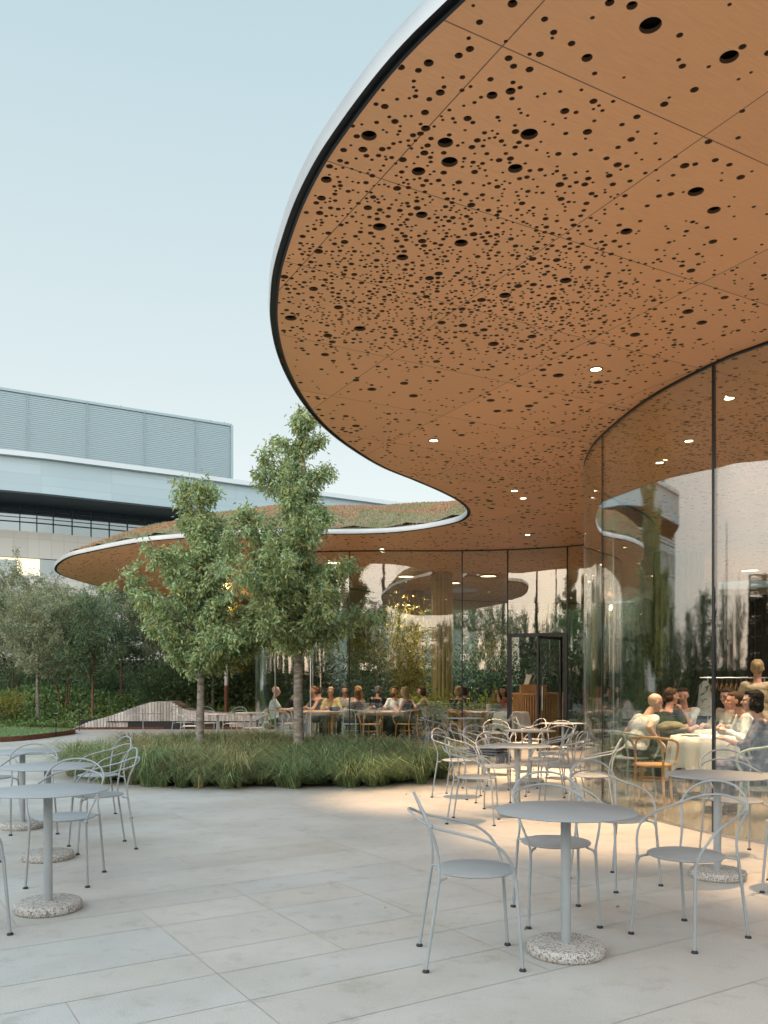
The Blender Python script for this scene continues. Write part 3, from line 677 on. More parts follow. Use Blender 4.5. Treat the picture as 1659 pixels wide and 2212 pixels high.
# downlights
for i, (x, y) in enumerate(LAMPS):
    b = MB(); b.lathe([(.062, 0), (.066, -.006), (.052, -.008), (.050, .004)], (x, y, CEIL), 24); b.f = [f for f in b.f if len(f) == 4]; b.m = [0] * len(b.f)
    dl = b.build('downlight', M['black'], PAV, world=True)
    b = MB(); b.lathe([(.0, -.0035), (.05, -.0035)], (x, y, CEIL), 24); b.f = [f for f in b.f if len(f) == 4]; b.m = [0] * len(b.f); lamp_ = b.build('lamp_disc', M['glow'], dl); lamp_.location = -PAV.location
    L = bpy.data.lights.new('downlight_beam', 'SPOT'); L.energy = 1150; L.spot_size = R(44); L.spot_blend = .9; L.color = (1, .64, .36); L.shadow_soft_size = .04
    lo = bpy.data.objects.new('downlight_beam', L); COL.objects.link(lo); lo.location = (x, y, CEIL - .03)
for i, (x, y) in enumerate(RINGS):
    b = MB(); b.lathe([(.25, .0), (.255, -.03), (.235, -.035), (.23, -.012)], (x, y, CEIL), 40); b.f = [f for f in b.f if len(f) == 4]; b.m = [0] * len(b.f)
    rl = b.build('ceiling_lamp', M['brass'], PAV, world=True)
    b = MB(); b.lathe([(.0, -.012), (.23, -.012)], (x, y, CEIL), 40); b.f = [f for f in b.f if len(f) == 4]; b.m = [0] * len(b.f); lamp_ = b.build('lamp_disc', M['glow_soft'], rl); lamp_.location = -PAV.location
    L = bpy.data.lights.new('ceiling_lamp_beam', 'SPOT'); L.energy = 720; L.spot_size = R(130); L.spot_blend = 1; L.color = (1, .84, .68); L.shadow_soft_size = .2
    lo = bpy.data.objects.new('ceiling_lamp_beam', L); COL.objects.link(lo); lo.location = (x, y, CEIL - .06)

# glass walls
gp = [(12.5, 8.5), (10.2, 6.1), (7.6, 5.0), (5.5, 5.2), (4.2, 6.1), (3.33, 7.34), (3.05, 7.82), (2.74, 8.79), (2.60, 10.06), (2.62, 10.8), (2.75, 11.6), (3.1, 12.6), (3.64, 13.5), (4.5, 14.7), (5.0, 15.7), (5.1, 16.6), (4.75, 17.45), (4.1, 18.1), (3.1, 18.55), (1.73, 18.8), (0, 18.8), (-1.5, 18.95), (-2.6, 19.6), (-3.15, 20.8), (-3.1, 22.4), (-2.2, 24.6), (-.5, 27.0), (1.5, 29.0), (4, 30.4), (8, 30.9), (12, 29.6), (15, 26.5), (16, 22), (15, 17), (13.8, 12.5)]
GL = resample(cat([Vector((*p, 0)) for p in gp], 10, True), .1); ng = len(GL); GN = normals(GL)
ar = sum(GL[i].x * GL[(i + 1) % ng].y - GL[(i + 1) % ng].x * GL[i].y for i in range(ng))
if ar < 0: GN = [-n for n in GN]
def near_i(x, y): return min(range(ng), key=lambda i: (GL[i].x - x) ** 2 + (GL[i].y - y) ** 2)
dr0, dr1 = sorted((near_i(2.72, 18.6), near_i(3.92, 18.2)))
brk = {near_i(*p): w for p, w in (((3.05, 7.82), .030), ((2.60, 10.06), .02), ((1.73, 18.8), .024), ((-.72, 18.85), .02), ((-1.63, 19.0), .018), ((-2.5, 19.5), .018), ((-3.1, 20.6), .018), ((4.2, 6.1), .03), ((2.72, 11.5), .012), ((3.64, 13.5), .015), ((5.0, 15.7), .02), ((-3.1, 22.4), .02), ((6.3, 4.9), .03))}
brk[dr0] = .03; brk[dr1] = .03
ks = sorted(brk); more = {}
for a, b in zip(ks, ks[1:] + [ks[0] + ng]):
    if b - a > 34:
        m_ = int(round((b - a) / 26))
        for q in range(1, m_): more[(a + (b - a) * q // m_) % ng] = .012
brk.update(more); ks = sorted(brk)
def pane(i0, i1, z0, z1, nm='glass_pane'):
    b = MB(); idx = [i % ng for i in range(i0, i1 + 1)]; th = .018
    for i in idx:
        p, n = GL[i], GN[i]
        b.v += [(p.x + n.x * o, p.y + n.y * o, z) for o in (-th / 2, th / 2) for z in (z0, z1)]
    for k in range(len(idx) - 1):
        a, c = k * 4, k * 4 + 4
        b.f += [(a, a + 1, c + 1, c), (a + 2, c + 2, c + 3, a + 3), (a + 1, a + 3, c + 3, c + 1), (a, c, c + 2, a + 2)]
    b.m = [0] * len(b.f)
    return b.build(nm, M['glass'], PAV, world=True, angle=30)
for a, b in zip(ks, ks[1:] + [ks[0] + ng]):
    if a == dr0 and b == dr1: pane(a, b, 2.50, CEIL)
    else: pane(a, b, .02, CEIL)
for i in ks:
    p, n, w = GL[i], GN[i], brk[i]; b = MB(); b.box((p.x, p.y, CEIL / 2), (w, .022, CEIL), math.atan2(n.y, n.x) + PI / 2)
    b.build('mullion', M['black'] if w > .019 else M['steel'], PAV, world=True, smooth=False)
def strip(name, z0, z1, w, m, skip=False):
    b = MB()
    for i in range(ng):
        if skip and dr0 <= i < dr1: continue
        p, q, n, n2 = GL[i], GL[(i + 1) % ng], GN[i], GN[(i + 1) % ng]
        vs_ = [(p.x + n.x * s_ * w, p.y + n.y * s_ * w, z) for s_ in (-1, 1) for z in (z0, z1)] + [(q.x + n2.x * s_ * w, q.y + n2.y * s_ * w, z) for s_ in (-1, 1) for z in (z0, z1)]
        b.add(vs_, [(0, 1, 5, 4), (2, 6, 7, 3), (1, 3, 7, 5), (0, 4, 6, 2)])
    return b.build(name, m, PAV, world=True, smooth=False)
strip('head_track', CEIL - .022, CEIL - .001, .016, M['black']); strip('base_track', .002, .022, .014, M['steel'], True)
gpoly = [(p.x, p.y) for p in GL[::2]]
fl = [(p.x, p.y) for p in GL]; Vf, Ff = cut_sheet(fl, [(0.0, 21.0, .01, 3)], 2)
b = MB(); b.v = [(float(x), float(y), .004) for x, y in Vf]; b.f = [tuple(int(i) for i in f) for f in Ff]; b.m = [0] * len(b.f)
b.build('floor', M['floor_in'], PAV, world=True, smooth=False)
# fluted columns
def column(x, y, r, n=26):
    b = MB(); b.lathe([(r, .004), (r, CEIL - .001)], (x, y, 0), n * 12, flute=.13, fn=n); b.build('column', M['gold'], PAV, world=True, angle=80)
column(Xd(955, 22.6), 22.6, .25, 15); column(Xd(1452, 19.5), 19.5, .62, 30); column(8.8, 11.5, .3); column(1.0, 27, .24); column(9.5, 25, .3); column(Xd(1500, 25), 25, .3); column(4.75, 19.2, .16, 14)
# dark service core
b = MB(); b.box((9.2, 17.2, 1.55), (6.0, 2.6, 3.1), R(-8)); b.build('service_core', M['wall_dark'], PAV, world=True, smooth=False)
b = MB()
for i in range(44): b.box((6.28 + i * .135 * math.cos(R(-8)) + .0, 16.28 - i * .135 * math.sin(R(8)), 1.55), (.03, .03, 3.06), R(-8))
b.build('batten_cladding', mat('dark_batten', (.03, .024, .018), .6), PAV, world=True, smooth=False)
# glass doors with a black frame
def door_frame():
    a, c = GL[dr0], GL[dr1]; 
    if a.x > c.x: a, c = c, a
    d = (c - a); L_ = d.length; ang = math.atan2(d.y, d.x); mid = (a + c) / 2; u = d.normalized(); b = MB()
    b.box((a.x + u.x * .04, a.y + u.y * .04, 1.25), (.08, .10, 2.5), ang); b.box((c.x - u.x * .04, c.y - u.y * .04, 1.25), (.08, .10, 2.5), ang); b.box((mid.x, mid.y, 2.46), (L_ - .16, .10, .08), ang)
    dr_ = b.build('door_frame', M['black'], PAV, world=True, smooth=False)
    h = Vector((c.x - u.x * .09, c.y - u.y * .09, 0)); n_ = Vector((-u.y, u.x, 0)); 
    for s_, hn, an in ((-1, Vector((c.x - u.x * .13, c.y - u.y * .13, 0)), ang - PI / 2 - .42),):
        w_ = Vector((math.cos(an), math.sin(an), 0)); b = MB()
        for t in (.03, .87): b.box(hn + w_ * t + Vector((0, 0, 1.2)), (.06, .045, 2.4), an)
        b.box(hn + w_ * .45 + Vector((0, 0, 2.37)), (.78, .045, .06), an); b.box(hn + w_ * .45 + Vector((0, 0, .05)), (.78, .045, .09), an)
        lf = b.build('door_leaf', M['black'], PAV, world=True, smooth=False)
        b = MB(); b.box(hn + w_ * .45 + Vector((0, 0, 1.22)), (.78, .012, 2.24), an); g_ = b.build('door_glass', M['glass'], lf, smooth=False); g_.location = -PAV.location
        b = MB(); hp = hn + w_ * .80 + Vector((math.cos(an + PI / 2), math.sin(an + PI / 2), 0)) * .05; b.tube([hp + Vector((0, 0, .85)), hp + Vector((0, 0, 1.35))], .012, 8); g_ = b.build('handle', M['steel'], lf); g_.location = -PAV.location
door_frame()

# ============================================================ opera house far behind on the left
OP = empty('opera_house', (-35, 95, 0), 0, 'large pale blue-grey hall with louvred tower, curved metal band and stone base beyond the trees', 'building')
def dz(px, py, z): d = (z - EYE) * F / (YH - py); return Vector((Xd(px, d), d, 0))
def ribbon(pts, z0, z1, off=0, th=1.0, uv=True):
    P = [Vector(p) for p in pts]; n = len(P); b = MB(); b.uv = []; L_ = 0
    for i in range(n):
        t = (P[min(i + 1, n - 1)] - P[max(i - 1, 0)]).normalized(); nn = Vector((t.y, -t.x, 0))
        if i: L_ += (P[i] - P[i - 1]).length
        f = P[i] + nn * off; k = P[i] + nn * (off - th)
        b.v += [(f.x, f.y, z0), (f.x, f.y, z1), (k.x, k.y, z1), (k.x, k.y, z0)]; b.uv += [(L_, z0), (L_, z1), (L_, z1 + th), (L_, z0 - th)]
    for i in range(n - 1):
        a, c = i * 4, i * 4 + 4; b.f += [(a, c, c + 1, a + 1), (a + 1, c + 1, c + 2, a + 2), (a + 2, c + 2, c + 3, a + 3), (a + 3, c + 3, c, a)]
    b.f += [(0, 1, 2, 3), tuple(n * 4 - 4 + q for q in (3, 2, 1, 0))]; b.m = [0] * len(b.f); return b
ZB = 22.1
bp_ = [dz(0, 972, ZB), dz(100, 983, ZB), dz(200, 996, ZB), dz(300, 1009, ZB), dz(400, 1022, ZB), dz(480, 1034, ZB), dz(560, 1045, ZB), dz(680, 1062, ZB), dz(850, 1085, ZB)]
dl_ = (bp_[0] - bp_[1]).normalized(); dr_ = (bp_[-1] - bp_[-2]).normalized()
bp_ = [bp_[0] + dl_ * 40, bp_[0] + dl_ * 15] + bp_ + [bp_[-1] + dr_ * 14, bp_[-1] + dr_ * 30 + Vector((0, 12, 0))]
bandp = cat(bp_, 5)
ribbon(bandp, 18.6, ZB - .45, 0, 5.6).build('metal_band', M['op_band'], OP, world=True, angle=30)
ribbon(bandp, ZB - .44, ZB, .5, 6.0).build('band_coping', mat('pale_coping', (.62, .70, .74), .4), OP, world=True, angle=30)
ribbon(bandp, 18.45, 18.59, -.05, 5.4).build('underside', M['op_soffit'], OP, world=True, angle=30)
ribbon(bandp, 15.9, 18.44, -5.2, .4).build('curtain_glass', M['op_glass'], OP, world=True, angle=30)
ribbon(bandp, 0, 8.7, -4.9, 2).build('stone_wall', M['op_stone'], OP, world=True, angle=30)
ribbon(bandp, 9.9, 11.7, -4.9, 2).build('stone_wall', M['op_stone'], OP, world=True, angle=30)
ribbon(bandp, 13.4, 15.89, -4.9, 2).build('stone_wall', M['op_stone'], OP, world=True, angle=30)
wb = ribbon(bandp, 8.71, 9.89, -5.2, .3).build('strip_window', M['op_glass'], OP, world=True, angle=30)
wb = ribbon(bandp, 11.71, 13.39, -5.2, .3).build('strip_window', M['op_glass'], OP, world=True, angle=30)
rs_ = resample(bandp, .25, False)
def sub(px0, px1):
    out = []
    for p, q in zip(rs_, rs_[1:]):
        t = (q - p).normalized(); k = p + Vector((t.y, -t.x, 0)) * -5.1; x = CX + F * k.x / k.y
        if px0 <= x <= px1: out.append(p)
    return out
for a, c in ((0, 10), (30, 85)): ribbon(sub(a, c), 11.75, 13.1, -5.1, .08).build('lit_window', M['op_warm'], OP, world=True)
ribbon(sub(-60, 88), 13.12, 13.36, -5.1, .08).build('lit_window', M['op_warm'], OP, world=True)
acc = 0; b = MB()
for p, q in zip(rs_, rs_[1:]):
    acc += (q - p).length
    if acc >= 1.62:
        acc = 0; b = MB(); t = (q - p).normalized(); k = p + Vector((t.y, -t.x, 0)) * -5.16; b.box((k.x, k.y, 17.17), (.09, .14, 2.52), math.atan2(t.y, t.x))
        if -60 < CX + F * k.x / k.y < 520: b.build('window_mullion', M['op_soffit'], OP, world=True, smooth=False)
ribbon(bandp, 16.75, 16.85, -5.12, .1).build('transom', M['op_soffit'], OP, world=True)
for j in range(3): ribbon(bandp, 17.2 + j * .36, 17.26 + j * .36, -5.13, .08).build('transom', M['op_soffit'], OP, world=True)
# tower
TZ = 35.2; A_, B_ = dz(0, 836, TZ), dz(501, 916, TZ); u = (B_ - A_).normalized(); A0 = A_ - u * 40; nrm = Vector((u.y, -u.x, 0))
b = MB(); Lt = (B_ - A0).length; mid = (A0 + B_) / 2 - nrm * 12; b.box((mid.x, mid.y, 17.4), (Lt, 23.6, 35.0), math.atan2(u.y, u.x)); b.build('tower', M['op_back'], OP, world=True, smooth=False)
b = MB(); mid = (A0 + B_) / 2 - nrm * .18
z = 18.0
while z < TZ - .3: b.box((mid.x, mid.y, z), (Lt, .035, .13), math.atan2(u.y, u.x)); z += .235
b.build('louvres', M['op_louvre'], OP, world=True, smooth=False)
b = MB(); b.box((mid.x, mid.y, TZ - .12), (Lt + .1, .3, .3), math.atan2(u.y, u.x))
b.box((B_.x - nrm.x * .05, B_.y - nrm.y * .05, 26), (.3, .3, 18), math.atan2(u.y, u.x)); b.build('coping', M['op_louvre'], OP, world=True, smooth=False)
b = MB()
for px in (62, 187, 308, 420):
    p = A_ + u * ((px - 0) / 501) ** 1.08 * (B_ - A_).length; b.box((p.x + nrm.x * .06, p.y + nrm.y * .06, 26.6), (.07, .06, 17), math.atan2(u.y, u.x))
b.build('panel_joint', M['op_back'], OP, world=True, smooth=False)
for px in (253, 462, 495):
    b = MB()
    p = A_ + u * (px / 501) * (B_ - A_).length - nrm * 2; b.tube([(p.x, p.y, 34), (p.x, p.y, 35.9)], .07, 6)
    b.build('roof_mast', M['op_soffit'], OP, world=True)
# quay wall
b = MB(); b.box((-14, 62, .35), (60, 1, .9), R(4)); tag(b.build('quay_wall', M['concrete'], smooth=False), 'long low pale wall far behind the grove trunks', 'wall')

# ============================================================ trees, grass, planting
PYR = lambda t: 1.15 * (1 - t) ** .75 * (.55 + .9 * min(t * 4, 1)) * .72 + .12
pear1 = make_tree('pear_tree', 21, 4.75, 1.55, lambda t: 1.48 * (1 - t) ** .55 * (.8 + .3 * min(t * 5, 1)) * .95 + .10, 31, 33000, .088, M['leaf'], M['bark'], r0=.075, up=.72, hue=(.5, 1.5), lean=.06, twig=6, droop=.55, tl=.75, irr=.6)
place(pear1, (-3.10, 14.2), rz=.6, first=True, label='shorter pear tree on the left of the grass bed', group='pear trees in the grass bed')
pear2 = make_tree('pear_tree', 8, 5.95, 1.85, lambda t: (1.42 * (1 - t) ** .7 * (.8 + .3 * min(t * 5, 1)) + .10), 38, 38000, .088, M['leaf'], M['bark'], r0=.09, up=.72, hue=(.5, 1.5), lean=.06, twig=6, droop=.55, tl=.75, irr=.6)
place(pear2, (-1.38, 13.8), rz=2.0, first=True, label='taller pear tree with a pointed top, on the right of the grass bed', group='pear trees in the grass bed')
gp_ = resample(cat([Vector((x, y, 0)) for x, y in ((-4.95, 13.6), (-4.3, 12.3), (-3.2, 11.55), (-1.7, 11.3), (-.4, 11.4), (.55, 11.9), (.95, 12.9), (.7, 14.2), (-.4, 15.6), (-2.2, 16.4), (-4.0, 16.0), (-4.9, 14.9))], 8, True), .2)
gpl = [(p.x, p.y) for p in gp_]
poly_sheet('grass_bed', [((a + 2) * .95 - 2, (b - 13.7) * .93 + 13.7) for a, b in gpl], .02, M['soil'])
gr = np.random.default_rng(9)
# tufts: clumps of arching blades
ty = gr.uniform([-5.1, 11.1], [1.2, 16.6], (400, 2)); ty = ty[in_poly(ty[:, 0], ty[:, 1], [((a + 2) * 1.03 - 2, (b - 13.7) * 1.02 + 13.7) for a, b in gpl])]
pts, dd, hs, tms = [], [], [], []
for c in ty:
    k = 210; a = gr.uniform(0, 2 * PI, k); a = a - .45 * np.sin(a + .6); r = gr.uniform(0, .09, k); tn = gr.uniform(0, 1) * (1.0 if c[0] < -1.6 else .35); tms.append(np.tile(np.array([[1 + 1.1 * tn, 1 + .35 * tn, 1 + .4 * tn]]) * gr.uniform(.75, 1.2), (k, 1))); pts.append(np.stack([c[0] + r * np.cos(a), c[1] + r * np.sin(a)], 1)); dd.append(a + gr.normal(0, .5, k)); hs.append(np.full(k, gr.uniform(.55, 1.45)))
pts = np.concatenate(pts); dd = np.concatenate(dd); hs = np.concatenate(hs); tms = np.concatenate(tms)
tag(blades('fountain_grass', pts, .66 * hs, .66 * hs, .0082, M['grass'], gr, hue=(.4, 1.35), dry=.07, dirs=dd, z0=.005, curve=1.75, tm=tms), 'dense tufts of arching green fountain grass round the two pear trees', 'grass', kind='stuff')
k = gr.random(len(pts)) < np.where(pts[:, 0] < -1.8, .16, .04); q = pts[k]
tag(blades('dry_grass', q, .66, .42, .005, mat('straw', (.32, .25, .14), .7, attr='tint', transl=.2), gr, hue=(.7, 1.3), dirs=dd[k], z0=.03, curve=.8), 'thin straw-coloured seed stalks standing out of the green grass', 'grass', kind='stuff')

# background grove (three kinds of tree, copied)
gA = make_tree('grove_tree', 31, 5.0, 1.9, lambda t: 2.5 * (math.sin(PI * min(t * .78 + .22, 1)) ** .7) + .15, 26, 17000, .10, M['leaf_pale'], M['bark'], r0=.085, up=.55, hue=(.6, 1.5))
gB = make_tree('grove_tree', 32, 4.9, 1.5, lambda t: 2.3 * (math.sin(PI * min(t * .8 + .2, 1)) ** .6) + .15, 30, 17000, .10, M['leaf_bg'], M['bark_red'], r0=.06, stems=3, up=.8, hue=(.5, 1.3))
gC = make_tree('grove_tree', 33, 5.3, 1.7, lambda t: 2.3 * (1 - t) ** .45 + .15, 30, 17000, .10, M['leaf_dark'], M['bark_red'], r0=.07, up=.6, hue=(.5, 1.3))
def mh(x, y): return float(mound_h(np.array(x), np.array(y)))
used = set()
def grove(src, px, d, s, rz, label, sz=None, zoff=None):
    x = Xd(px, d); s *= .9; sz = sz and sz * .9; o = place(src, (x, d), s, rz, (mh(x, d) if d > 26.2 and x < -3 else 0) - .02 if zoff is None else zoff, label, 'tree', 'trees of the grove on the mound', sz=sz, first=src not in used); used.add(src); return o
grove(gA, 82, 28.0, .88, .3, 'pale feathery tree with one grey trunk at the left of the grove', sz=.93)
grove(gB, 140, 29.5, .86, 1.1, 'bushy tree with several thin reddish stems, left part of the grove')
grove(gC, 200, 28.2, .80, 2.2, 'tree with one straight reddish trunk standing behind the timber bench', sz=.88)
grove(gC, 262, 33, .98, .5, 'dark full tree left of the shorter pear tree, deep in the grove')
grove(gB, 372, 31, .95, 2.8, 'tree with a fan of red stems right behind the shorter pear tree')
grove(gA, 330, 34, 1.0, 4.0, 'rounded grey-green tree between the red-stemmed trees of the grove')
grove(gB, 28, 33, 1.02, 5.0, 'dark multi-stemmed tree at the left edge of the photo')
grove(gC, -55, 31, .95, 3.3, 'tree cut off by the left edge, beside the yellow-green cover')
grove(gA, 460, 30, .80, 1.9, 'tree just left of the lamp post, behind the shorter pear tree')
grove(gC, 520, 33, .98, 5.6, 'dark tree just right of the lamp post')
grove(gC, 120, 37, 1.05, 4.4, 'dark tree at the back of the grove, between the grey and the straight red trunk', zoff=.6)
grove(gB, 440, 38, 1.08, .2, 'back row tree of the grove, left of the lamp post', zoff=.6)
grove(gC, 590, 38, 1.0, 1.2, 'back row tree at the left end of the glass pavilion', zoff=.3)
bgl = ['left of the glass corner chairs', 'above the woman in the yellow cardigan', 'left of the golden-lit plant', 'right behind the golden-lit plant', 'behind the fluted column', 'above the person in orange', 'left of the counter', 'right above the counter', 'beside the open glass door', 'behind the near glass corner', 'behind the big gold column', 'behind the dark wall, left part', 'behind the dark wall, right part', 'beyond the right edge']
for i, (px, d, s) in enumerate([(640, 37, 1.1), (720, 38, 1.15), (800, 36.5, 1.05), (880, 38, 1.2), (960, 37.5, 1.1), (1040, 36.6, 1.1), (1110, 38, 1.2), (1190, 37, 1.1), (1270, 38, 1.2), (1360, 37.6, 1.15), (1450, 38, 1.2), (1560, 37, 1.2), (1660, 38, 1.2), (1760, 38, 1.2)]):
    o = place((gB, gC, gA)[i % 3], (Xd(px, d), d), s, i * 1.3, 0, 'dark tree seen through the glass ' + bgl[i], 'tree', 'trees behind the pavilion')
# columnar poplars and shrubs on the side the glass mirrors
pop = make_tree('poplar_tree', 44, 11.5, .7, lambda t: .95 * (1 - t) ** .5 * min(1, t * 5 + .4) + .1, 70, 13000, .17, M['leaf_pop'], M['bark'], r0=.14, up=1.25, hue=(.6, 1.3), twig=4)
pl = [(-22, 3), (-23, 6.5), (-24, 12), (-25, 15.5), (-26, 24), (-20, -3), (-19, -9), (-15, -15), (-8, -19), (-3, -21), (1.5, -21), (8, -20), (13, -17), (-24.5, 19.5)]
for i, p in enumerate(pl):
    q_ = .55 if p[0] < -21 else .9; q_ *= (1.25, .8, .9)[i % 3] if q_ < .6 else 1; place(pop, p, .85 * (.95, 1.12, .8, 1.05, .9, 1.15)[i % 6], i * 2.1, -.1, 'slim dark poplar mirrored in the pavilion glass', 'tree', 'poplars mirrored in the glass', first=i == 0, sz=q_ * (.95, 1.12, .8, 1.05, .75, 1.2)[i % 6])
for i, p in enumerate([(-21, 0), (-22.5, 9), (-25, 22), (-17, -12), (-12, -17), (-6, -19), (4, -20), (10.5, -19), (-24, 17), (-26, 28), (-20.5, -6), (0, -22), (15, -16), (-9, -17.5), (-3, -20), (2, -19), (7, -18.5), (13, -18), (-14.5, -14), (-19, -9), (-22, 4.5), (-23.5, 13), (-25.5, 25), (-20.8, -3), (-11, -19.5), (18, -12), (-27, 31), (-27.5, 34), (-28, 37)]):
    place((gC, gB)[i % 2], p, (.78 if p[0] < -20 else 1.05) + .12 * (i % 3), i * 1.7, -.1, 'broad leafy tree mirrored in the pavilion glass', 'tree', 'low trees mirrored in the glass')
def hedge(p0, p1, h, n, label):  # hedges added to darken low reflections and bright gaps between trunks
    p0, p1 = Vector((*p0, 0)), Vector((*p1, 0)); L = (p1 - p0).length; a = math.atan2(p1.y - p0.y, p1.x - p0.x); o = empty('fill_hedge', (p0 + p1) / 2, a, label, 'hedge', 'hedges added as dark fill')
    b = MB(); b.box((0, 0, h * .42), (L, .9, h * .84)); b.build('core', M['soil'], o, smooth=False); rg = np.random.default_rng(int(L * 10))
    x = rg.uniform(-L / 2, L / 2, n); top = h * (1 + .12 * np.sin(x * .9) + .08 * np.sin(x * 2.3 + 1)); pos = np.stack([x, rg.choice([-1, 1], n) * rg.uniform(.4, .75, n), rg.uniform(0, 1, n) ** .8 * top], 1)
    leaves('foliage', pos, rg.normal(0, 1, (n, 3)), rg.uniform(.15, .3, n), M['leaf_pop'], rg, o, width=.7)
hedge((-30, -25), (22, -25), 2.9, 16000, 'unseen hedge added behind the camera to darken low reflections in the far glass')
hedge((-26, 46), (20, 46), 3.2, 16000, 'dark hedge added far behind the grove and the pavilion to fill bright gaps')
hedge((-31, -24), (-31, 42), 2.4, 18000, 'unseen hedge added along the left side to darken low reflections in the near glass')
# shrubs
def shrub(name, seed, h, r, n, size, m, label=None, stems=5, cat_='shrub', hue=(.6, 1.35), width=.45):
    rng = np.random.default_rng(seed); root = empty(name, (0, 0, 0), 0, label, cat_); b = MB(); rr = random.Random(seed); cl = []
    for i in range(stems):
        a = 2.4 * i; e_ = Vector((math.cos(a) * r * .6, math.sin(a) * r * .6, h * rr.uniform(.6, .95))); b.tube(cat([(0.03 * math.cos(a), .03 * math.sin(a), 0), e_ * .5 + Vector((0, 0, .1 * h)), e_], 3), .012, 5)
        cl += [e_, e_ * .7, e_ * .45]
    b.build('stem', M['bark'], root)
    cl = np.array([list(c) for c in cl]); k = rng.integers(0, len(cl), n); pos = cl[k] + rng.normal(0, 1, (n, 3)) * np.array([r * .34, r * .34, h * .17]); pos[:, 2] = np.clip(pos[:, 2], .03, None)
    dr = pos - np.array([0, 0, h * .35]); dr /= np.linalg.norm(dr, axis=1, keepdims=True); dr = dr + rng.normal(0, .5, (n, 3))
    leaves('foliage', pos, dr, rng.uniform(.6, 1.3, n) * size, m, rng, root, hue=hue, width=width); return root
def put_at(o, x, y, z=0, rz=0, s=1): o.location = (x, y, z); o.rotation_euler = (0, 0, rz); o.scale = (s, s, s); return o
us = set()
def sh(src, px, d, s, rz, label, group=None, z=0):
    o = src if src not in us else copy_tree(src); us.add(src); tag(o, label, 'shrub', group); return put_at(o, Xd(px, d), d, z, rz, s)
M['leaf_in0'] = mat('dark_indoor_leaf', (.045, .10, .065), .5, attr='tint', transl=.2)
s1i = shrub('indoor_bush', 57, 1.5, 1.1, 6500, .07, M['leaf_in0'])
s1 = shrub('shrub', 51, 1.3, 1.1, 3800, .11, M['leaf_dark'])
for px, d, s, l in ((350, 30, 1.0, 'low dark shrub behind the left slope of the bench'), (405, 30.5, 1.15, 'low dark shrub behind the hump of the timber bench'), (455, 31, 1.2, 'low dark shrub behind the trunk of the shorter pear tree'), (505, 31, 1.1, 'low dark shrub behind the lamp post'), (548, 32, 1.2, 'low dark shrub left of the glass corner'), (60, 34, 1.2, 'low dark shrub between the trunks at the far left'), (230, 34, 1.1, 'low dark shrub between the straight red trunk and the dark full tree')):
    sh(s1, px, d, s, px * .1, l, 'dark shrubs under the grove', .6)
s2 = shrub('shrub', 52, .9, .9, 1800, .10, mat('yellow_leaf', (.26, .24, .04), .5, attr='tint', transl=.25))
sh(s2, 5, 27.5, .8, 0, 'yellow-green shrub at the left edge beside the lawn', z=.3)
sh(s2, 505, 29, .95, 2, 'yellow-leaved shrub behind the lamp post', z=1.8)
s3 = shrub('indoor_tree', 53, 3.0, .62, 5200, .085, M['leaf_uplit'], stems=7, hue=(.25, 1.5)); 
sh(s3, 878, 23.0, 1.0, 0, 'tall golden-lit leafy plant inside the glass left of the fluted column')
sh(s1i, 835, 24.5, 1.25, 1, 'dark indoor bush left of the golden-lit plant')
sh(s3, 800, 25.5, .95, 2.5, 'tall indoor plant behind the bearded man')
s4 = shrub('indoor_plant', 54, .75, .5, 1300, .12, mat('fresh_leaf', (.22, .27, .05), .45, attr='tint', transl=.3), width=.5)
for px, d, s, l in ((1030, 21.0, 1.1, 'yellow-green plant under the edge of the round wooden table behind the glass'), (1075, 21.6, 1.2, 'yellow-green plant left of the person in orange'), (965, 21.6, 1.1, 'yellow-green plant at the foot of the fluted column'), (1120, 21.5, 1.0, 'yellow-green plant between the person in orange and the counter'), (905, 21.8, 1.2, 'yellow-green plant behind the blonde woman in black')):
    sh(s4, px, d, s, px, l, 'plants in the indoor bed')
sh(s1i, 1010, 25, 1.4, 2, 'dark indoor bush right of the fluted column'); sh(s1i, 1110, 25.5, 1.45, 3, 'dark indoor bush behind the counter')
sh(s3, 1060, 26, .9, 4, 'tall indoor plant behind the table for two')
M['leaf_in'] = mat('dark_bamboo_leaf', (.045, .085, .045), .5, attr='tint', transl=.2)  # deeper green for the bamboo leaves
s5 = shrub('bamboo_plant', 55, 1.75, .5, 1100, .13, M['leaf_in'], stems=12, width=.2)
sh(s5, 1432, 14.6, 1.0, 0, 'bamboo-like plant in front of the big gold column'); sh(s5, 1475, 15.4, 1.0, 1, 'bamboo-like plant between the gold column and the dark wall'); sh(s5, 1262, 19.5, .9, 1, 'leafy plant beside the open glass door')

# ============================================================ timber bench, lamp post, posts
BN = empty('wave_bench', (-6.3, 26.2, 0), 0, 'long weathered slatted timber bench with one rounded hump in front of the mound', 'bench')
def bench_top(x):
    px = CX + F * x / 26.2
    return float(np.interp(px, [165, 200, 240, 270, 300, 330, 350, 370, 385, 395, 410, 450, 520, 600], [.04, .26, .40, .55, .72, .84, .86, .85, .74, .64, .58, .52, .46, .42]))
vsl, fsl, tsl = [], [], []
x = Xd(165, 26.2); rb_ = random.Random(2); bb = MB(); tt = []
while x < Xd(600, 26.2):
    h = bench_top(x); w = .080
    yo = 26.0 + .25 * math.sin((x + 9.5) * .5)
    if h > .38: 
        bb.box((x, yo, .11), (w, .05, .22)); bb.box((x, yo - .16 + .22, .255 + (h - .255) / 2), (w, .40, max(h - .255, .06)))
        bb.box((x, yo + .62, h - .03), (w, 1.0, .05)); nb = 3
    else: bb.box((x, yo, h / 2), (w, .05, h)); bb.box((x, yo + .5, h - .02), (w, 1.0, .04)); nb = 2
    t = rb_.uniform(.65, 1.25); tt += [(t, t, t, 1)] * 8 * nb; x += .092
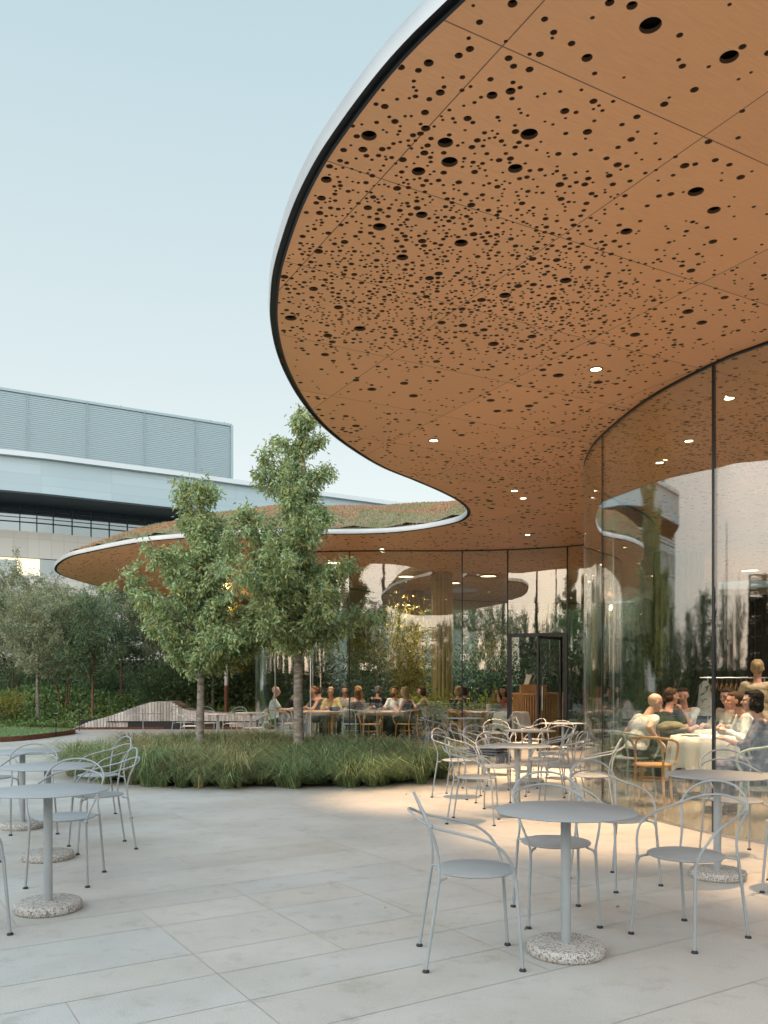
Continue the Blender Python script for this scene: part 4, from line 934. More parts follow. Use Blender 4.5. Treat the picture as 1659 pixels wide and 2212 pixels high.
o = bb.build('slats', M['timber'], BN, world=True, smooth=False); a = o.data.color_attributes.new('tint', 'FLOAT_COLOR', 'POINT'); a.data.foreach_set('color', np.array(tt, dtype=np.float32).ravel())
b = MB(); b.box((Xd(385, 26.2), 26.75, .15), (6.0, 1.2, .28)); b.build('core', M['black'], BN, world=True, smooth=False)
b = MB()
for i in range(30):
    x0 = Xd(165, 26) + i * .22; y0 = 25.93 + .25 * math.sin((x0 + 9.5) * .5); b.box((x0 + .1, y0, .035), (.24, .04, .07))
b.build('steel_kerb', M['rust'], BN, world=True, smooth=False)
LP = empty('lamp_post', (Xd(489, 27.5), 27.5, .1), 0, 'slim white lamp post with rusty foot, its lit top half hidden in golden leaves', 'lamp post')
b = MB(); b.tube([(0, 0, .3), (0, 0, 1.25)], .065, 12); b.build('foot', M['rust'], LP)
b = MB(); b.tube([(0, 0, 1.25), (0, 0, 3.55)], .062, 12); b.build('pole', M['concrete'], LP)
b = MB(); b.lathe([(.05, 3.55), (.09, 3.6), (.09, 3.78), (.02, 3.84)], n=16); b.build('lamp_head', M['glow_soft'], LP)
L = bpy.data.lights.new('post_lamp', 'POINT'); L.energy = 55; L.color = (1, .68, .28); L.shadow_soft_size = .1; lo = bpy.data.objects.new('post_lamp', L); COL.objects.link(lo); lo.location = (Xd(489, 27.5), 27.35, 3.95)
sh(s2, 489, 27.42, .55, 2, 'small golden leaf clump glowing at the lit lamp head', z=3.45)
for px, d, l in ((121, 22.3, 'thin steel post standing on the lawn'), (309, 22.0, 'thin steel post with a flat top, left of the grass bed'), (172, 25.2, 'thin steel post at the tip of the lawn')):
    o = empty('steel_post', (Xd(px, d), d, 0), 0, l, 'post', 'thin posts along the path'); b = MB(); b.tube([(0, 0, 0), (0, 0, .62)], .012, 6); b.build('pole', M['black'] if px != 309 else M['metal'], o)
    b = MB(); b.box((0, 0, .625), (.12 if px != 309 else .9, .05 if px != 309 else .5, .01)); b.build('top_plate', M['metal'], o, smooth=False)

# ============================================================ terrace tables and chairs
def metal_chair():
    r = empty('wire_chair', (0, 0, 0)); 
    b = MB(); b.lathe([(0, .447), (.196, .447), (.205, .452), (.205, .457), (.198, .461), (0, .461)], n=48); b.build('seat', M['metal'], r)
    for fx, tx, in ((.205, .175), (-.265, -.20)):
        for s in (-1, 1):
            b = MB(); b.tube([(fx, s * .205, .008), (tx + (fx - tx) * .32, s * .193, .30), (tx, s * .187, .44)], .0088, 10)
            if fx > 0: b.tube(cat([(tx, s * .188, .40), (tx - .012, s * .178, .432), (tx - .05, s * .15, .443)], 4), .007, 8)
            else: b.tube(cat([(tx, s * .187, .435), (tx + .04, s * .15, .443)], 3), .007, 8)
            lg = b.build('leg', M['metal'], r)
            b = MB(); b.lathe([(.017, 0), (.018, .006), (.012, .014), (.0, .016)], (fx, s * .205, 0), 16); b.build('rubber_foot', M['foot'], lg)
    up = [(-.20, .187, .43), (-.200, .176, .52), (-.212, .182, .60), (-.235, .203, .67), (-.252, .208, .715), (-.278, .175, .775), (-.30, .10, .822), (-.308, 0, .838)]
    b = MB(); b.tube(cat(up + [(x, -y, z) for x, y, z in up[-2::-1]], 5), .0069, 9); b.build('back_frame', M['metal'], r)
    ar = [(.172, .187, .43), (.166, .196, .475), (.145, .214, .53), (.105, .232, .585), (.045, .240, .628), (-.04, .238, .655), (-.14, .222, .678), (-.235, .205, .700), (-.292, .16, .728), (-.325, .08, .750), (-.335, 0, .757)]
    b = MB(); b.tube(cat(ar + [(x, -y, z) for x, y, z in ar[-2::-1]], 5), .0069, 9)
    for s in (-1, 1): b.ell((-.243, s * .2065, .703), (.013, .013, .013), nu=8, nv=6)
    b.build('armrest', M['metal'], r)
    return r
def table_round(r=.36):
    o = empty('round_table', (0, 0, 0)); b = MB(); b.lathe([(0, .731), (r - .004, .731), (r, .734), (r, .737), (r - .004, .740), (0, .740)], n=64); b.build('tabletop', M['metal'], o)
    b = MB(); b.lathe([(.0265, .045), (.0265, .731)], n=20); b.lathe([(.12, .724), (.12, .7305)], n=24); b.build('pole', M['metal'], o)
    b = MB(); b.lathe([(0, 0), (.19, 0), (.198, .006), (.2, .02), (.2, .042), (.193, .053), (.18, .058), (0, .058)], n=48); b.build('base', M['terrazzo'], o, angle=60); return o
ch0 = metal_chair(); tb0 = table_round(); first = {'c': True, 't': True}
GCR, GTR, GCL = 'wire chairs on the right side of the terrace', 'round terrace tables on the right', 'wire chairs on the left side of the terrace'
def mchair(x, y, deg, label, group=GCR):
    o = ch0 if first['c'] else copy_tree(ch0); first['c'] = False; o.location = (x, y, 0); o.rotation_euler = (0, 0, R(deg)); return tag(o, label, 'chair', group)
def mtable(x, y, label, group=GTR):
    o = tb0 if first['t'] else copy_tree(tb0); first['t'] = False; o.location = (x, y, 0); o.rotation_euler = (0, 0, x * 3); return tag(o, label, 'table', group)
mtable(.94, 4.38, 'large grey round table nearest the camera, right of the middle')
mtable(2.40, 6.10, 'round table in front of the glass, its speckled base right of the frontmost table')
mtable(1.42, 9.0, 'warm-lit round table right of the grass bed, behind the chair facing right')
mtable(2.05, 11.9, 'round table in front of the wooden counter')
mtable(1.56, 16.3, 'farthest round table, standing right of the grass bed near the glass wall')
mtable(3.0, 14.2, 'round table in front of the open black-framed door')
mchair(.46, 4.30, 2, 'nearest chair, seen from its side, its back to the left of the frontmost table')
mchair(1.02, 5.03, -88, 'chair directly behind the frontmost table, facing the camera')
mchair(1.66, 4.66, -146, 'chair in the right foreground facing the frontmost table, back to the right')
mchair(1.63, 5.92, -62, 'chair between the frontmost table and the glass, turned to the camera')
mchair(2.80, 5.72, 150, 'chair cut by the right edge of the photo, beside the second table')
mchair(2.85, 6.85, -92, 'chair behind the second table, close to the glass and the tie-dye dress')
mchair(.93, 8.55, -14, 'chair facing right, nearest to the grass bed')
mchair(1.30, 9.65, -85, 'chair behind the warm-lit table, facing the camera')
mchair(2.02, 9.75, 178, 'chair facing left at the warm-lit table, near the glass corner')
mchair(2.12, 8.70, 160, 'chair facing left in front of the curved glass corner')
mchair(1.36, 11.2, -60, 'chair holding a folded grey blanket')
mchair(2.0, 10.62, 165, 'chair facing left between the warm-lit table and the counter-side table')
mchair(2.28, 11.45, 170, 'chair at the counter-side table, facing left, right of its pole')
mchair(2.55, 12.6, -120, 'chair behind the counter-side table, in front of the counter')
mchair(1.28, 12.3, -20, 'chair left of the counter-side table, its looped back beside the blanket')
mchair(.92, 10.45, -30, 'chair left of the blanket chair, its loops nearest the right end of the grass')
mchair(1.78, 13.05, -85, 'chair behind the counter-side table, straight behind its pole')
mchair(2.25, 13.5, 200, 'chair between the counter-side table and the open-door table')
mchair(1.05, 16.4, 5, 'chair facing right at the farthest round table')
mchair(2.15, 16.2, 175, 'chair facing left at the farthest round table')
mchair(2.55, 14.4, -10, 'chair left of the table by the open door')
mchair(3.35, 13.7, 140, 'chair right of the table by the open door')
GTL = 'round terrace tables on the left'
mtable(-2.07, 5.22, 'nearest of the round tables on the left side', GTL)
mtable(-2.68, 6.75, 'second round table on the left, behind the nearest one', GTL)
mtable(-3.50, 8.2, 'third round table on the left, partly hidden by the others', GTL)
mchair(-2.42, 7.18, -150, 'chair with its back nearest the grass bed, facing left', GCL)
mchair(-2.95, 8.75, -140, 'far left-side chair with its loops just left of the grass bed', GCL)
mchair(-2.25, 5.98, -85, 'chair behind the nearest left table, facing the camera', GCL)
mchair(-2.36, 4.66, 52, 'chair at the left edge whose foot is lowest in the photo on the left', GCL)
mchair(-3.12, 6.35, 20, 'chair at the left edge behind the nearest left table', GCL)
mchair(-3.95, 8.5, -30, 'farthest chair at the left edge, beside the third left table', GCL)
mchair(-3.18, 7.55, -80, 'chair behind the second left table, loops showing above its top', GCL)
GF = 'wire chairs beyond the grass bed'
mtable(Xd(536, 19.0), 19.4, 'round table beyond the grass bed, left of the taller pear trunk', 'tables beyond the grass bed')
mtable(Xd(474, 18.6), 18.4, 'round table right of the shorter pear trunk, beyond the grass', 'tables beyond the grass bed')
for px, d, a, l in ((414, 19.0, 0, 'chair left of the shorter pear trunk, beyond the grass'), (452, 20.5, -60, 'chair just right of the shorter pear trunk'), (505, 20.3, -110, 'chair beyond the grass below the lamp post'), (545, 18.2, 170, 'chair beyond the grass at the glass corner'), (572, 20.8, -120, 'chair between the glass corner and the taller pear trunk'), (398, 20.8, -30, 'leftmost chair beyond the grass bed')):
    mchair(Xd(px, d), d, a, l, GF)
lt = np.random.default_rng(77); n = 40; q = np.concatenate([lt.uniform([-6, 4.2], [2.5, 10.8], (14, 2)), lt.uniform([-5, 10.4], [1.5, 11.4], (26, 2))]); dr = lt.normal(0, 1, (n, 3)); dr[:, 2] = .08
tag(leaves('leaf_litter', np.column_stack([q, np.full(n, .006)]), dr, lt.uniform(.012, .035, n), mat('dry_leaf', (.28, .20, .10), .8, attr='tint'), lt, width=.6), 'scattered dry leaves and crumbs lying on the pale paving', 'fallen leaves', kind='stuff')
# folded blanket
b = MB(); bl = empty('folded_blanket', (1.37, 11.18, .462), R(-40), 'folded dark grey blanket with fringe, draped on a chair seat', 'blanket')
def puff(b, c, sz, seed, n=12):
    rr = random.Random(seed); vs = []; 
    for k in range(2):
        for i in range(n + 1):
            for j in range(n + 1):
                x, y = (i / n - .5), (j / n - .5); e_ = max(abs(x), abs(y)) * 2; zz = (1 - e_ ** 6) * sz[2] / 2 * (1 if k else -1) + .004 * math.sin(x * 9 + seed) * math.cos(y * 8)
                vs.append((c[0] + x * sz[0], c[1] + y * sz[1], c[2] + zz))
    m_ = (n + 1) ** 2; fs = []
    for k in range(2):
        for i in range(n):
            for j in range(n): a = k * m_ + i * (n + 1) + j; f = (a, a + n + 1, a + n + 2, a + 1); fs.append(f if k else f[::-1])
    b.add(vs, fs)
for k in range(3): puff(b, (.01 * k, -.008 * k, .025 + .036 * k), (.46, .34, .045), k)
b.build('fold', M['blanket'], bl, angle=70)
b = MB(); rr = random.Random(4)
for i in range(40): y = -.17 + .34 * i / 39; b.tube([(.225, y, .03), (.245, y + rr.uniform(-.01, .01), -.03), (.24 + rr.uniform(-.01, .01), y + rr.uniform(-.02, .02), -.10)], .0035, 4)
b.build('fringe', M['blanket'], bl)

# ============================================================ indoor furniture
def bentwood(m, name='bentwood_chair'):
    r = empty(name, (0, 0, 0)); b = MB(); b.lathe([(0, .445), (.19, .445), (.215, .45), (.22, .462), (.212, .475), (.19, .472), (0, .468)], n=36); b.build('seat', m, r)
    b = MB(); b.tube([(.17 * math.cos(a), .17 * math.sin(a), .30) for a in np.linspace(0, 2 * PI, 28)[:-1]], .010, 7, closed=True); b.build('stretcher_ring', m, r)
    for x, y in ((.17, .16), (.17, -.16), (-.2, .15), (-.2, -.15)):
        b = MB(); b.tube(cat([(x * 1.2, y * 1.18, 0), (x * 1.05, y * 1.05, .25), (x * .98, y, .45)], 4), [.013 + .0006 * i for i in range(9)], 9); b.build('leg', m, r)
    hoop = [(.15, .215, .46), (.20, .235, .56), (.19, .25, .66), (.10, .255, .715), (-.03, .25, .74), (-.17, .22, .765), (-.26, .12, .785), (-.285, 0, .79)]
    b = MB(); b.tube(cat(hoop + [(x, -y, z) for x, y, z in hoop[-2::-1]], 5), .0145, 9)
    inn = [(-.19, .155, .45), (-.215, .15, .60), (-.235, .13, .74), (-.25, .07, .775)]
    b.tube(cat(inn, 4), .0125, 8); b.tube(cat([(x, -y, z) for x, y, z in inn], 4), .0125, 8); b.build('back_rail', m, r); return r
bw = bentwood(M['wood']); bm = bentwood(M['mint']); f2 = set()
def bchair(src, x, y, deg, label, group='bentwood chairs inside the glass'):
    o = src if src not in f2 else copy_tree(src); f2.add(src); o.location = (x, y, .005); o.rotation_euler = (0, 0, R(deg)); return tag(o, label, 'chair', group)
def wtable(x, y, r, label, h=.74):
    o = empty('wooden_table', (x, y, .005), 0, label, 'table', 'round wooden tables inside the glass'); b = MB(); b.lathe([(0, h - .035), (r - .02, h - .035), (r, h - .02), (r, h - .008), (r - .01, h), (0, h)], n=56); b.build('tabletop', M['oak'], o)
    for k in range(4):
        a = PI / 4 + k * PI / 2; b = MB(); b.tube([(r * .62 * math.cos(a), r * .62 * math.sin(a), 0), (r * .56 * math.cos(a), r * .56 * math.sin(a), h - .035)], [.022, .032], 12); b.build('leg', M['oak'], o)
    b = MB(); b.lathe([(r * .60, h - .10), (r * .60, h - .036)], n=40); b.f = [f for f in b.f if len(f) == 4]; b.m = [0] * len(b.f); b.build('apron', M['oak'], o)
T1, T2, T3 = (-1.52, 20.6), (-.12, 20.4), (2.12, 20.2)
wtable(*T1, .68, 'round wooden table behind the taller pear trunk'); wtable(*T2, .64, 'round wooden table with the beige bottle cooler'); wtable(*T3, .58, 'round wooden table right of the fluted column')
bchair(bw, -2.55, 20.3, 20, 'wooden armchair at the far left of the glass, holding the man in white')
bchair(bw, -2.15, 19.95, 60, 'wooden armchair left of the taller pear trunk, its back to the camera')
bchair(bm, -.75, 19.85, 75, 'pale mint armchair right of the taller pear trunk')
bchair(bw, -.32, 19.5, 92, 'empty wooden armchair with its back to the camera, left of the blonde woman')
bchair(bw, .52, 19.8, 140, 'wooden armchair of the blonde woman in black')
bchair(bw, -.75, 21.4, -75, 'wooden armchair behind the left wooden table')
bchair(bw, .10, 21.3, -95, 'wooden armchair of the bearded man')
bchair(bw, -1.55, 21.6, -80, 'wooden armchair of the woman with short blond hair')
bchair(bw, 1.70, 19.55, 60, 'wooden armchair left of the farthest terrace table, behind the glass')
bchair(bw, 2.70, 19.6, 130, 'wooden armchair right of the table beside the fluted column')
bchair(bw, 2.95, 20.9, 200, 'wooden armchair of the person in orange')
bchair(bw, 1.95, 21.2, -60, 'wooden armchair behind the couple in black')
bchair(bm, 3.16, 10.75, 22, 'mint armchair of the bald man')
bchair(bw, 3.08, 9.72, 62, 'empty wooden armchair close to the glass, its back to the terrace')
bchair(bm, 3.92, 8.80, 150, 'mint armchair of the woman in the tie-dye dress')
bchair(bw, 3.95, 11.95, 25, 'wooden armchair of the man in the dark shirt')
bchair(bw, 4.85, 11.9, 175, 'wooden armchair of the woman with glasses')
bchair(bm, 4.70, 10.7, 180, 'mint armchair of the woman in the cream knit')
def cloth_table(x, y, r, label, group='tables under white linen'):
    o = empty('linen_table', (x, y, .005), 0, label, 'table', group); b = MB(); b.lathe([(.03, .03), (.03, .72)], n=14); b.lathe([(.24, 0), (.24, .03), (.03, .04)], n=30); b.build('pedestal', M['terrazzo'], o)
    b = MB(); n = 120; vs = []; K = 14
    for k in range(K + 1):
        for j in range(n):
            a = 2 * PI * j / n
            if k <= 4: rr_, z = r * k / 4, .745
            else:
                t = (k - 4) / (K - 4); cr = .5 * math.cos(4 * a + .6) + .5; L = .36 + .16 * cr; rr_ = r + .012 + t * (.03 + .03 * math.sin(a * 11 + 1) + .018 * math.sin(a * 23)) + .02 * math.sin(min(t * 6, 1.57)); z = .745 - t * L - .005
            vs.append((rr_ * math.cos(a), rr_ * math.sin(a), z))
    b.add(vs, [(k * n + j, k * n + (j + 1) % n, (k + 1) * n + (j + 1) % n, (k + 1) * n + j) for k in range(K) for j in range(n)])
    c = b.build('tablecloth', M['cloth'], o, angle=60); return o
cloth_table(3.93, 10.45, .37, 'table with a white cloth in front of the bald man'); cloth_table(4.40, 12.25, .42, 'table with a white cloth behind the front one, beside the knitted throw'); cloth_table(2.95, 18.0 + 1.6, .38, 'small linen-covered table just inside the open door')
kb = MB(); 
for k in range(4): kb.ell((-.05 * k, 0, .03 * math.sin(k)), (.13, .24 - .02 * k, .07), nu=20, nv=12)
o = kb.build('knitted_throw', M['knit_olive']); o.location = (3.93, 11.35, .80); tag(o, 'olive chunky knitted throw bunched on the chair edge behind the front linen table', 'throw')
# counter
CT = empty('host_counter', (3.80, 20.7, .005), 0, 'curved wooden host counter with vertical slats inside the door', 'counter')
CT.scale = (1, 1, 1.12)
b = MB(); n = 30
for i in range(n):
    a = PI + .1 + (PI - .2) * i / (n - 1); b.box((.64 * math.cos(a), .44 * math.sin(a), .5), (.036, .034, 1.0), a + PI / 2)
b.build('slatted_front', M['oak'], CT, smooth=False)
b = MB(); b.lathe([(0, 1.0), (.68, 1.0), (.68, 1.05), (0, 1.05)], n=40, squash=.72); b.build('countertop', M['oak'], CT)
b = MB(); b.lathe([(.59, .01), (.59, .999)], n=36, squash=.66); b.build('carcass', M['bark_red'], CT)
o = empty('wooden_box', (3.62, 20.55, 1.182), 0, 'wooden till box standing on the host counter', 'box'); b = MB(); b.box((0, 0, .09), (.62, .3, .18)); b.build('body', M['oak'], o, smooth=False); b = MB(); b.box((0, 0, .19), (.66, .34, .02)); b.build('lid', M['wood'], o, smooth=False)
o = empty('tablet_stand', (3.5, 20.6, 1.382), R(20), 'thin tilted screen on top of the wooden till box', 'screen'); b = MB(); b.box((0, 0, .12), (.02, .22, .26), rot=Matrix.Rotation(R(22), 3, 'Y')); b.build('screen', M['ceramic'], o, smooth=False); b = MB(); b.tube([(0, 0, 0), (0, 0, .1)], .012, 8); b.build('stem', M['steel'], o)
b = MB(); b.tube(cat([(0, 0, 0), (0, 0, .12), (.03, 0, .17), (.09, 0, .16), (.10, 0, .12)], 5), .012, 8); o = b.build('bent_tap', M['steel']); o.location = (3.85, 20.55, 1.382); tag(o, 'small bent metal tap on the till box', 'tap')
# rack with hangers
RK = empty('clothes_rack', (Xd(1590, 15), 15, .005), 0, 'steel clothes rack with wooden hangers in front of the dark wall', 'clothes rack')
b = MB(); b.tube([(-.65, 0, 1.5), (.65, 0, 1.5)], .014, 8); b.build('rail', M['steel'], RK)
for s in (-1, 1): b = MB(); b.tube([(s * .5, 0, 0), (s * .5, 0, 1.5)], .014, 8); b.tube([(s * .5, -.22, .02), (s * .5, .22, .02)], .014, 8); b.build('upright', M['steel'], RK)
for i in range(11):
    x = -.42 + i * .085; hg = empty('clothes_hanger', (RK.location.x + x, 15, 1.4), R(60), 'light wooden hanger on the clothes rack', 'hanger', 'hangers on the clothes rack'); b = MB(); b.tube(cat([(-.2, 0, -.12), (-.1, 0, -.04), (0, 0, 0), (.1, 0, -.04), (.2, 0, -.12)], 3), .011, 6); b.tube(cat([(0, 0, 0), (0, 0, .06), (.02, 0, .09), (0, 0, .115)], 3), .003, 5); b.build('body', M['wood'], hg)
b = MB(); b.lathe([(.03, 0), (.10, -.08), (.13, -.35), (.15, -.6), (.14, -.62)], n=18, squash=.4); o = b.build('hanging_coat', M['shirt_white']); o.location = (RK.location.x - .55, 15, 1.45); tag(o, 'white garment hanging at the left end of the clothes rack', 'garment')
# things on the tables
def on(mesh, name, m, x, y, z, label, cat_, group=None): o = mesh.build(name, m); o.location = (x, y, z); return tag(o, label, cat_, group)
def carafe(x, y, label, z=.747): on(MB().lathe([(0, 0), (.045, 0), (.05, .03), (.048, .12), (.02, .19), (.022, .25), (.03, .27)], n=20), 'carafe', M['clear'], x, y, z, label, 'carafe', 'glass carafes')
def wglass(x, y, label, z=.747): on(MB().lathe([(0, 0), (.034, 0), (.034, .003), (.004, .006), (.004, .09), (.03, .12), (.04, .16), (.032, .205)], n=18), 'wine_glass', M['clear'], x, y, z, label, 'glass', 'wine glasses')
on(MB().lathe([(0, 0), (.058, 0), (.06, .01), (.06, .2), (.052, .2), (.052, .02)], n=24), 'bottle_cooler', M['ceramic'], -.42, 20.1, .747, 'beige cylindrical bottle cooler on the wooden table', 'cooler')
on(MB().lathe([(0, 0), (.037, 0), (.037, .18), (.014, .24), (.014, .31), (0, .31)], n=18), 'wine_bottle', mat('bottle_glass', (.01, .03, .015), .1), -.42, 20.1, .77, 'dark wine bottle standing in the beige cooler', 'bottle')
carafe(-.08, 20.15, 'glass carafe in front of the bearded man'); carafe(.12, 20.1, 'glass carafe in front of the blonde woman in black'); wglass(-.26, 20.15, 'wine glass right of the bottle cooler')
carafe(-1.95, 20.35, 'small glass bottle on the left wooden table'); wglass(-1.45, 20.2, 'wine glass left of the black handbag')
hb_ = empty('black_handbag', (-1.18, 20.22, .747), R(8), 'small black handbag lying on the left wooden table', 'handbag'); b = MB(); puff(b, (0, 0, .055), (.28, .10, .11), 3); b.build('body', M['black'], hb_); b = MB(); b.tube(cat([(-.12, -.04, .10), (0, -.06, .115), (.12, -.04, .10)], 3), .006, 6); b.build('strap', M['steel'], hb_)
on(MB().lathe([(0, 0), (.05, 0), (.052, .17), (.045, .17)], n=20), 'bottle_cooler', M['ceramic'], 2.48, 20.1, .747, 'beige cooler on the table of the person in orange', 'cooler')
wglass(2.35, 20.05, 'wine glass beside the cooler in front of the person in orange')
wglass(4.05, 11.95, 'glass on the rear linen table near the man in the dark shirt')
on(MB().lathe([(0, 0), (.028, 0), (.03, .10), (.012, .18), (.012, .22), (0, .22)], n=14), 'ceramic_bottle', M['ceramic'], 2.95, 19.6, .752, 'slim white bottle on the small linen table by the door', 'bottle')
b = MB(); b.lathe([(0, .0), (.09, .004), (.14, .018), (.135, .02), (.09, .008), (0, .006)], n=28); o = b.build('plate', M['ceramic']); o.location = (3.78, 10.45, .752); tag(o, 'pale plate on the front linen table', 'plate')
hb2 = empty('pink_bag', (.18, 20.3, .005), 0, 'dark pink handbag on the floor under the wooden table', 'handbag'); b = MB(); b.ell((0, 0, .12), (.2, .11, .13)); b.build('body', mat('pink_leather', (.25, .05, .08), .5), hb2); b = MB(); b.tube(cat([(-.12, 0, .2), (-.06, 0, .32), (.06, 0, .32), (.12, 0, .2)], 4), .008, 6); b.build('handle', M['black'], hb2)

# ============================================================ people
def remesh(o, vox, sm=6):
    m = o.modifiers.new('r', 'REMESH'); m.mode = 'VOXEL'; m.voxel_size = vox; m.use_smooth_shade = True
    s = o.modifiers.new('s', 'SMOOTH'); s.iterations = sm; s.factor = .5
TEX = bpy.data.textures.new('folds', 'CLOUDS'); TEX.noise_scale = .12; TEX.noise_depth = 2
TEXH = bpy.data.textures.new('strands', 'CLOUDS'); TEXH.noise_scale = .018; TEXH.noise_depth = 1
def wrinkle(o, t, k):
    d = o.modifiers.new('d', 'DISPLACE'); d.texture = t; d.strength = k; d.mid_level = .5; d.texture_coords = 'LOCAL'
def ik(a, c, l1, l2, pole):
    a, c = Vector(a), Vector(c); d = c - a; L = min(d.length, (l1 + l2) * .995); dn = d.normalized(); c = a + dn * L
    x = (l1 * l1 - l2 * l2 + L * L) / (2 * L); h = math.sqrt(max(l1 * l1 - x * x, 0)); p = Vector(pole); p = p - dn * p.dot(dn); p.normalize(); return a + dn * x + p * h, c
def person(x, y, deg, label, top='shirt_white', legs='trousers_black', hair='hair_brown', style='short', lean=10, turn=0, nod=0, hands=((.42, .16, .80), (.42, -.16, .80)), skin='skin', sleeve=.55, near=False, stand=False, group='diners', glasses=False, beard=None, cap=None, z0=.005, bare=False, skirt=None, fem=False, shades=False, side=0):
    P = empty('person', (x, y, z0), R(deg), label, 'person', group)
    vox = .0085 if near else .016
    hz = .90 if stand else .52
    ln = R(0 if stand else lean); sd = R(side)
    def T(px, py, pz):    # a torso point, leaning about the hips
        X, Z = px * math.cos(ln) + pz * math.sin(ln), -px * math.sin(ln) + pz * math.cos(ln)
        return Vector((X - .02, py * math.cos(sd) - Z * math.sin(sd), hz + Z * math.cos(sd) + py * math.sin(sd)))
    w = .9 if fem else 1.0
    sh_ = [T(0, s * .175 * w, .47) for s in (1, -1)]; hip = [T(0, s * .09, 0) for s in (1, -1)]
    neck0, neck1 = T(0, 0, .50), T(.02, 0, .60); hc = T(.035, 0, .70)
    body = MB(); b = body
    b.ell(T(0, 0, .02), (.115, .165, .12)); b.ell(T(.0, 0, .16), (.10, .135 * w, .14)); b.ell(T(.0, 0, .33), (.11, .155 * w, .16)); b.ell(T(0, 0, .44), (.085, .165 * w, .075))
    b.cap(T(0, .10, .46), sh_[0], .06, .055); b.cap(T(0, -.10, .46), sh_[1], .06, .055); b.cap(neck0, neck1, .057, .052)
    # head
    hr_ = Euler((0, R(nod), R(turn))).to_matrix()
    def Hh(p): return hc + hr_ @ Vector(p)
    def he(c, r, rot=None): b.ell(Hh(c), r, hr_ if rot is None else hr_ @ rot, 18, 14)
    he((-.008, 0, .03), (.098, .077, .090)); he((.028, 0, -.035), (.062, .058, .075)); he((.052, 0, -.088), (.028, .032, .022)); he((.035, 0, -.065), (.055, .054, .035))
    b.cap(Hh((.085, 0, .015)), Hh((.108, 0, -.022)), .009, .0145); he((.075, .03, .024), (.022, .03, .010)); he((.075, -.03, .024), (.022, .03, .010))
    he((.083, 0, -.052), (.013, .026, .010)); he((.062, .042, -.02), (.03, .024, .022)); he((.062, -.042, -.02), (.03, .024, .022))
    for s in (1, -1): he((-.008, s * .079, -.005), (.019, .010, .032), Matrix.Rotation(R(-s * 18), 3, 'Z'))
    # legs
    kn, an = [], []
    for i, s in enumerate((1, -1)):
        if stand: k = Vector((.02, s * .09, .48)); a = Vector((-.02, s * .09, .08))
        else: k = Vector((.42, s * .11, .50)); a = Vector((.40 + .04 * s, s * .12, .085))
        b.cap(hip[i], k, .085, .058); b.cap(k, a, .056, .038); kn.append(k); an.append(a); b.cap(a, a + Vector((.13, 0, -.045)), .036, .03)
    el, wr = [], []
    for i, s in enumerate((1, -1)):
        h_ = Vector(hands[i]) 
        e_, w_ = ik(sh_[i], h_, .285, .25, (-.35, s * .55, -.8)); el.append(e_); wr.append(w_)
        b.cap(sh_[i], e_, .046, .038); b.cap(e_, w_, .038, .025)
        f = (w_ - e_).normalized(); sidev = f.cross(Vector((0, 0, 1))); sidev = sidev.normalized() if sidev.length > .1 else Vector((0, 1, 0)); up = sidev.cross(f)
        b.cap(w_, w_ + f * .055, .024, .034)
        pm = w_ + f * .06
        for q, (o_, L_) in enumerate(((-.028, .062), (-.010, .072), (.009, .068), (.026, .054))):
            p0 = pm + sidev * o_; p1 = p0 + f * L_ * .55 - up * .008; p2 = p1 + f * L_ * .35 - up * .028; b.cap(p0, p1, .0095, .0088, n=8); b.cap(p1, p2, .0088, .0075, n=8)
        tb_ = w_ + f * .02 + sidev * -s * .028; b.cap(tb_, tb_ + f * .045 - sidev * s * .024 - up * .012, .011, .009, n=8)
    bo = body.build('body', M[skin], P); remesh(bo, vox, 4)
    # clothing
    c = MB(); c.ell(T(0, 0, .05), (.135, .18, .13)); c.ell(T(.0, 0, .17), (.125, .155 * w, .16)); c.ell(T(.005, 0, .33), (.13, .175 * w, .165)); c.ell(T(-.005, 0, .43), (.10, .178 * w, .072))
    if fem: c.ell(T(.085, .06, .32), (.06, .06, .06)); c.ell(T(.085, -.06, .32), (.06, .06, .06))
    if not bare: 
        for i in range(2): 
            c.cap(T(0, (.1, -.1)[i], .455), sh_[i], .064, .060); c.cap(sh_[i], sh_[i].lerp(el[i], min(sleeve, 1)), .058, .056 if sleeve <= 1 else .050)
            if sleeve > 1: c.cap(el[i], el[i].lerp(wr[i], min(sleeve - 1, .93)), .055, .040)
    co = c.build('dress' if skirt else 'shirt', M[top], P); remesh(co, vox * 1.15, 3); wrinkle(co, TEX, .02)
    c = MB()
    if skirt: 
        c.ell(T(0, 0, .02), (.15, .20, .14))
        for i in range(2): c.cap(hip[i], kn[i], .11, .10); c.cap(kn[i], kn[i] + Vector((.03, 0, -.28)), .10, .13) if not stand else c.cap(kn[i], kn[i] + Vector((0, 0, -.1)), .11, .13)
        lo_ = c.build('skirt', M[skirt], P)
    else:
        c.ell(T(0, 0, .01), (.13, .175, .12))
        for i in range(2): c.cap(hip[i], kn[i], .098, .070); c.cap(kn[i], an[i] + Vector((0, 0, .03)), .070, .056)
        lo_ = c.build('trousers', M[legs], P)
    remesh(lo_, vox * 1.2, 3); wrinkle(lo_, TEX, .02)
    for i in range(2):
        c = MB(); c.cap(an[i] + Vector((-.03, 0, -.035)), an[i] + Vector((.15, 0, -.045)), .045, .037); c.box(an[i] + Vector((.06, 0, -.077)), (.26, .078, .016)); so_ = c.build('shoe', M['shoe'], P); remesh(so_, .012, 2)
